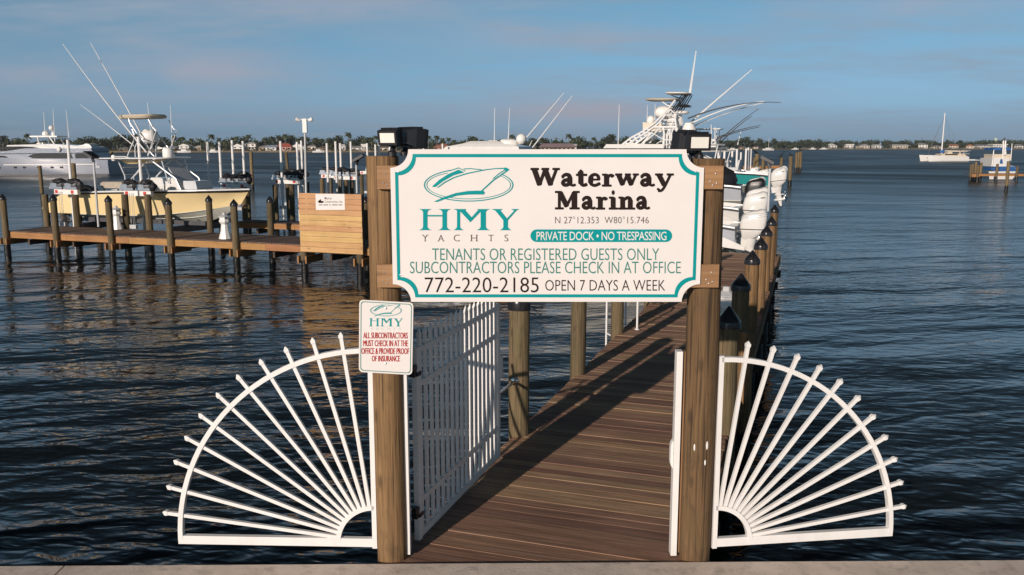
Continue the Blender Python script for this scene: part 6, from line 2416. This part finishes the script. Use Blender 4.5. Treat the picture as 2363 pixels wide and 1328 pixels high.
short = {229: 'cream bungalow left of the yellow boat', 285: 'tan bungalow behind the tower pipes', 391: 'pale blue roofed long house', 425: 'white dormer cottage', 456: 'tan house by the tallest guide pole', 549: 'white gabled house at the bow', 577: 'tall white house', 606: 'small dark roofed house',
         625: 'blue roofed white house', 655: 'red roofed pink house', 687: 'white wide gable house', 719: 'cream house by the light pole', 745: 'low brown roofed house', 790: 'narrow white house', 804: 'white gabled house near solar lamp', 824: 'grey roofed house above the solar lamp', 840: 'small square white house', 885: 'cream house below the floodlight', 1019: 'terracotta roofed house', 1082: 'small tan house', 1137: 'white pyramid roofed house', 1180: 'flat cream house', 1287: 'mauve roofed house', 1318: 'white house behind mauve roof'}
seen = {}
for i, (px, k) in enumerate(BT):
    h = near_name(px)
    d = px - h[0]
    side = 'behind' if abs(d) < h[1] * .3 else ('left of' if d < 0 else 'right of')
    key = (h[0], side)
    seen.setdefault(key, []).append((abs(d), px, k))
ORD = ['nearest tree', 'second tree', 'third tree', 'fourth tree', 'fifth tree', 'sixth tree', 'seventh tree', 'eighth tree', 'ninth tree', 'tenth tree', 'eleventh tree', 'twelfth tree', 'thirteenth tree', 'fourteenth tree']
for (hx, side), lst in seen.items():
    lst.sort()
    for j, (_, px, k) in enumerate(lst):
        lb = ('leafy dark %s counting %s from the %s' % (ORD[j], 'rightwards' if side == 'right of' else 'leftwards', short[hx])) if side != 'behind' else ('leafy dark tree, %s directly behind the %s' % (('nearest', 'second', 'third')[j], short[hx]))
        place(rng.choice(BP), px, rng.uniform(24, 60), k, lb, GB)

# the continuous scrub and wood behind the shore reads as one mass
r_ = random.Random(5)
mb = MB()
for k in range(420):
    px = -500 + (1560 + 500) * (k + r_.random()) / 420
    b = shore(px, r_.uniform(30, 75), WZ + 1.2)
    hh = r_.uniform(5.5, 9.4)
    leafmass(mb, b + Vector((0, 0, hh * .45)), (r_.uniform(3, 5.5), 3.5, hh * .6), 60, .85, r_, -2)
o = mb.build('shore_wood', M['foliage_mid'], recalc=False)
o['kind'] = 'stuff'
mb = MB()
for k in range(560):
    px = 1480 + (3000 - 1480) * (k + r_.random()) / 560
    b = shore(px, r_.choice((r_.uniform(9, 20), r_.uniform(22, 60), r_.uniform(24, 110))), WZ + 1.2)
    big = .78 + .35 * mnoise.noise(Vector((px * .02, 0, 4))) + .12 * mnoise.noise(Vector((px * .11, 2, 4)))
    hh = r_.uniform(11.5, 15.5) * big
    if b.y - shoreY(px) < 21:
        if any(abs(px - h[0]) < h[1] * .55 + 2 for h in HR):
            continue
        hh *= .7
    leafmass(mb, b + Vector((0, 0, hh * .5)), (r_.uniform(4, 7), 5, hh * .55), 60, 1.35, r_, -2)
o = mb.build('river_bank_wood', M['foliage_dark'], recalc=False)
o['kind'] = 'stuff'
mb = MB()
for k in range(260):
    px = -400 + (2900 + 400) * (k + r_.random()) / 260
    b = shore(px, r_.uniform(6, 16), WZ + 1.1)
    hh = r_.uniform(1.0, 2.4)
    leafmass(mb, b + Vector((0, 0, hh * .4)), (r_.uniform(2, 5), 2, hh * .6), 26, .55, r_, -2)
o = mb.build('waterside_scrub', M['foliage_dry'], recalc=False)
o['kind'] = 'stuff'

# small private jetties and moored boats along the far bank
for px, w, lb in ((300, 26, 'low jetty on the far bank behind the yellow boat tower'), (500, 30, 'low jetty on the far bank between bow guide poles'), (668, 30, 'low jetty on the far bank below the red roof'), (750, 28, 'low jetty on the far bank above the slatted screen'), (845, 24, 'low jetty on the far bank near the left post'), (1715, 30, 'low jetty on the far bank behind the guide poles'), (1855, 26, 'low jetty on the far bank right of the piles')):
    b = shore(px, -6, WZ)
    s = b.y / F
    rt = thing('jetty', lb, 'jetty', tuple(b), 'jetties on the far bank')
    MB().box(b + Vector((0, 0, 1.0)), (w * s, 2.0, .25)).build('deck', M['house_tan'], rt)
    mb = MB()
    for k in range(6):
        mb.tube([b + Vector(((k / 5 - .5) * w * s, -.9, -1)), b + Vector(((k / 5 - .5) * w * s, -.9, 2.0))], .16, 6)
    mb.build('piles', M['bark'], rt)
for px, ln, lb, bk in ((425, 9, 'white boat moored below the white dormer cottage', -9), (492, 8, 'white boat moored between bow guide poles', -9), (735, 8, 'white boat moored above the slatted screen', -10), (1690, 11, 'white boat moored behind the right hard tops', -14), (1875, 9, 'white boat moored left of the right shore houses', -10), (1900, 10, 'second white boat moored left of the right shore houses', -10), (1835, 9, 'white boat moored behind the far pile cluster', -10)):
    b = shore(px, bk, WZ)
    rt = thing('moored_boat', lb, 'boat', tuple(b), 'boats moored along the far bank')
    mb = MB()
    mb.loft([[b + Vector((x, y * k, z)) for (y, z) in ((-1.4, 1.1 + zz), (1.4, 1.1 + zz), (1.1, -.1), (-1.1, -.1))] for x, k, zz in ((-ln / 2, .95, 0), (0, 1, .1), (ln * .3, .75, .25), (ln / 2, .06, .5))])
    mb.build('hull', M['gelcoat_white'], rt)
    mb = MB()
    mb.loft([[b + Vector((x, y, z)) for x, y in ((-ln * .2, -.9), (ln * .2, -.9), (ln * .2, .9), (-ln * .2, .9))] for z in (1.0, 2.1)])
    mb.box(b + Vector((0, 0, 2.9)), (ln * .4, 2, .12))
    for x in (-ln * .15, ln * .15):
        mb.tube([b + Vector((x, 0, 2)), b + Vector((x, 0, 2.9))], .08, 5)
    mb.build('cabin', M['gelcoat_white'], rt)
b = shore(1772, -120, WZ)
rt = thing('sailboat', 'tiny white sailboat with bare mast near the far bank', 'boat', tuple(b))
mb = MB()
mb.loft([[b + Vector((x, y * k, z)) for (y, z) in ((-1.6, 1.7), (1.6, 1.7), (1.1, -.1), (-1.1, -.1))] for x, k in ((-5.5, .8), (0, 1), (3.5, .7), (6, .05))])
mb.box(b + Vector((0, 0, 2.1)), (5, 1.8, .9))
mb.build('hull', M['gelcoat_white'], rt)
MB().tube([b + Vector((.5, 0, 1.5)), b + Vector((.5, 0, 12.5))], .12, 6).build('mast', M['white_paint'], rt)

# ---- thin sea air over the whole bay
HZ = MB()
HZ.box((0, 690, 18), (4600, 1560, 45.2))
hz_m = bpy.data.materials.new('haze')
hz_m.use_nodes = True
ht_ = hz_m.node_tree
ht_.nodes.clear()
pv = ht_.nodes.new('ShaderNodeVolumePrincipled')
pv.inputs['Color'].default_value = (.82, .88, .95, 1)
pv.inputs['Density'].default_value = .00013
pv.inputs['Anisotropy'].default_value = .2
mo_ = ht_.nodes.new('ShaderNodeOutputMaterial')
ht_.links.new(pv.outputs[0], mo_.inputs['Volume'])
hz_o = HZ.build('haze', hz_m)
hz_o['kind'] = 'stuff'
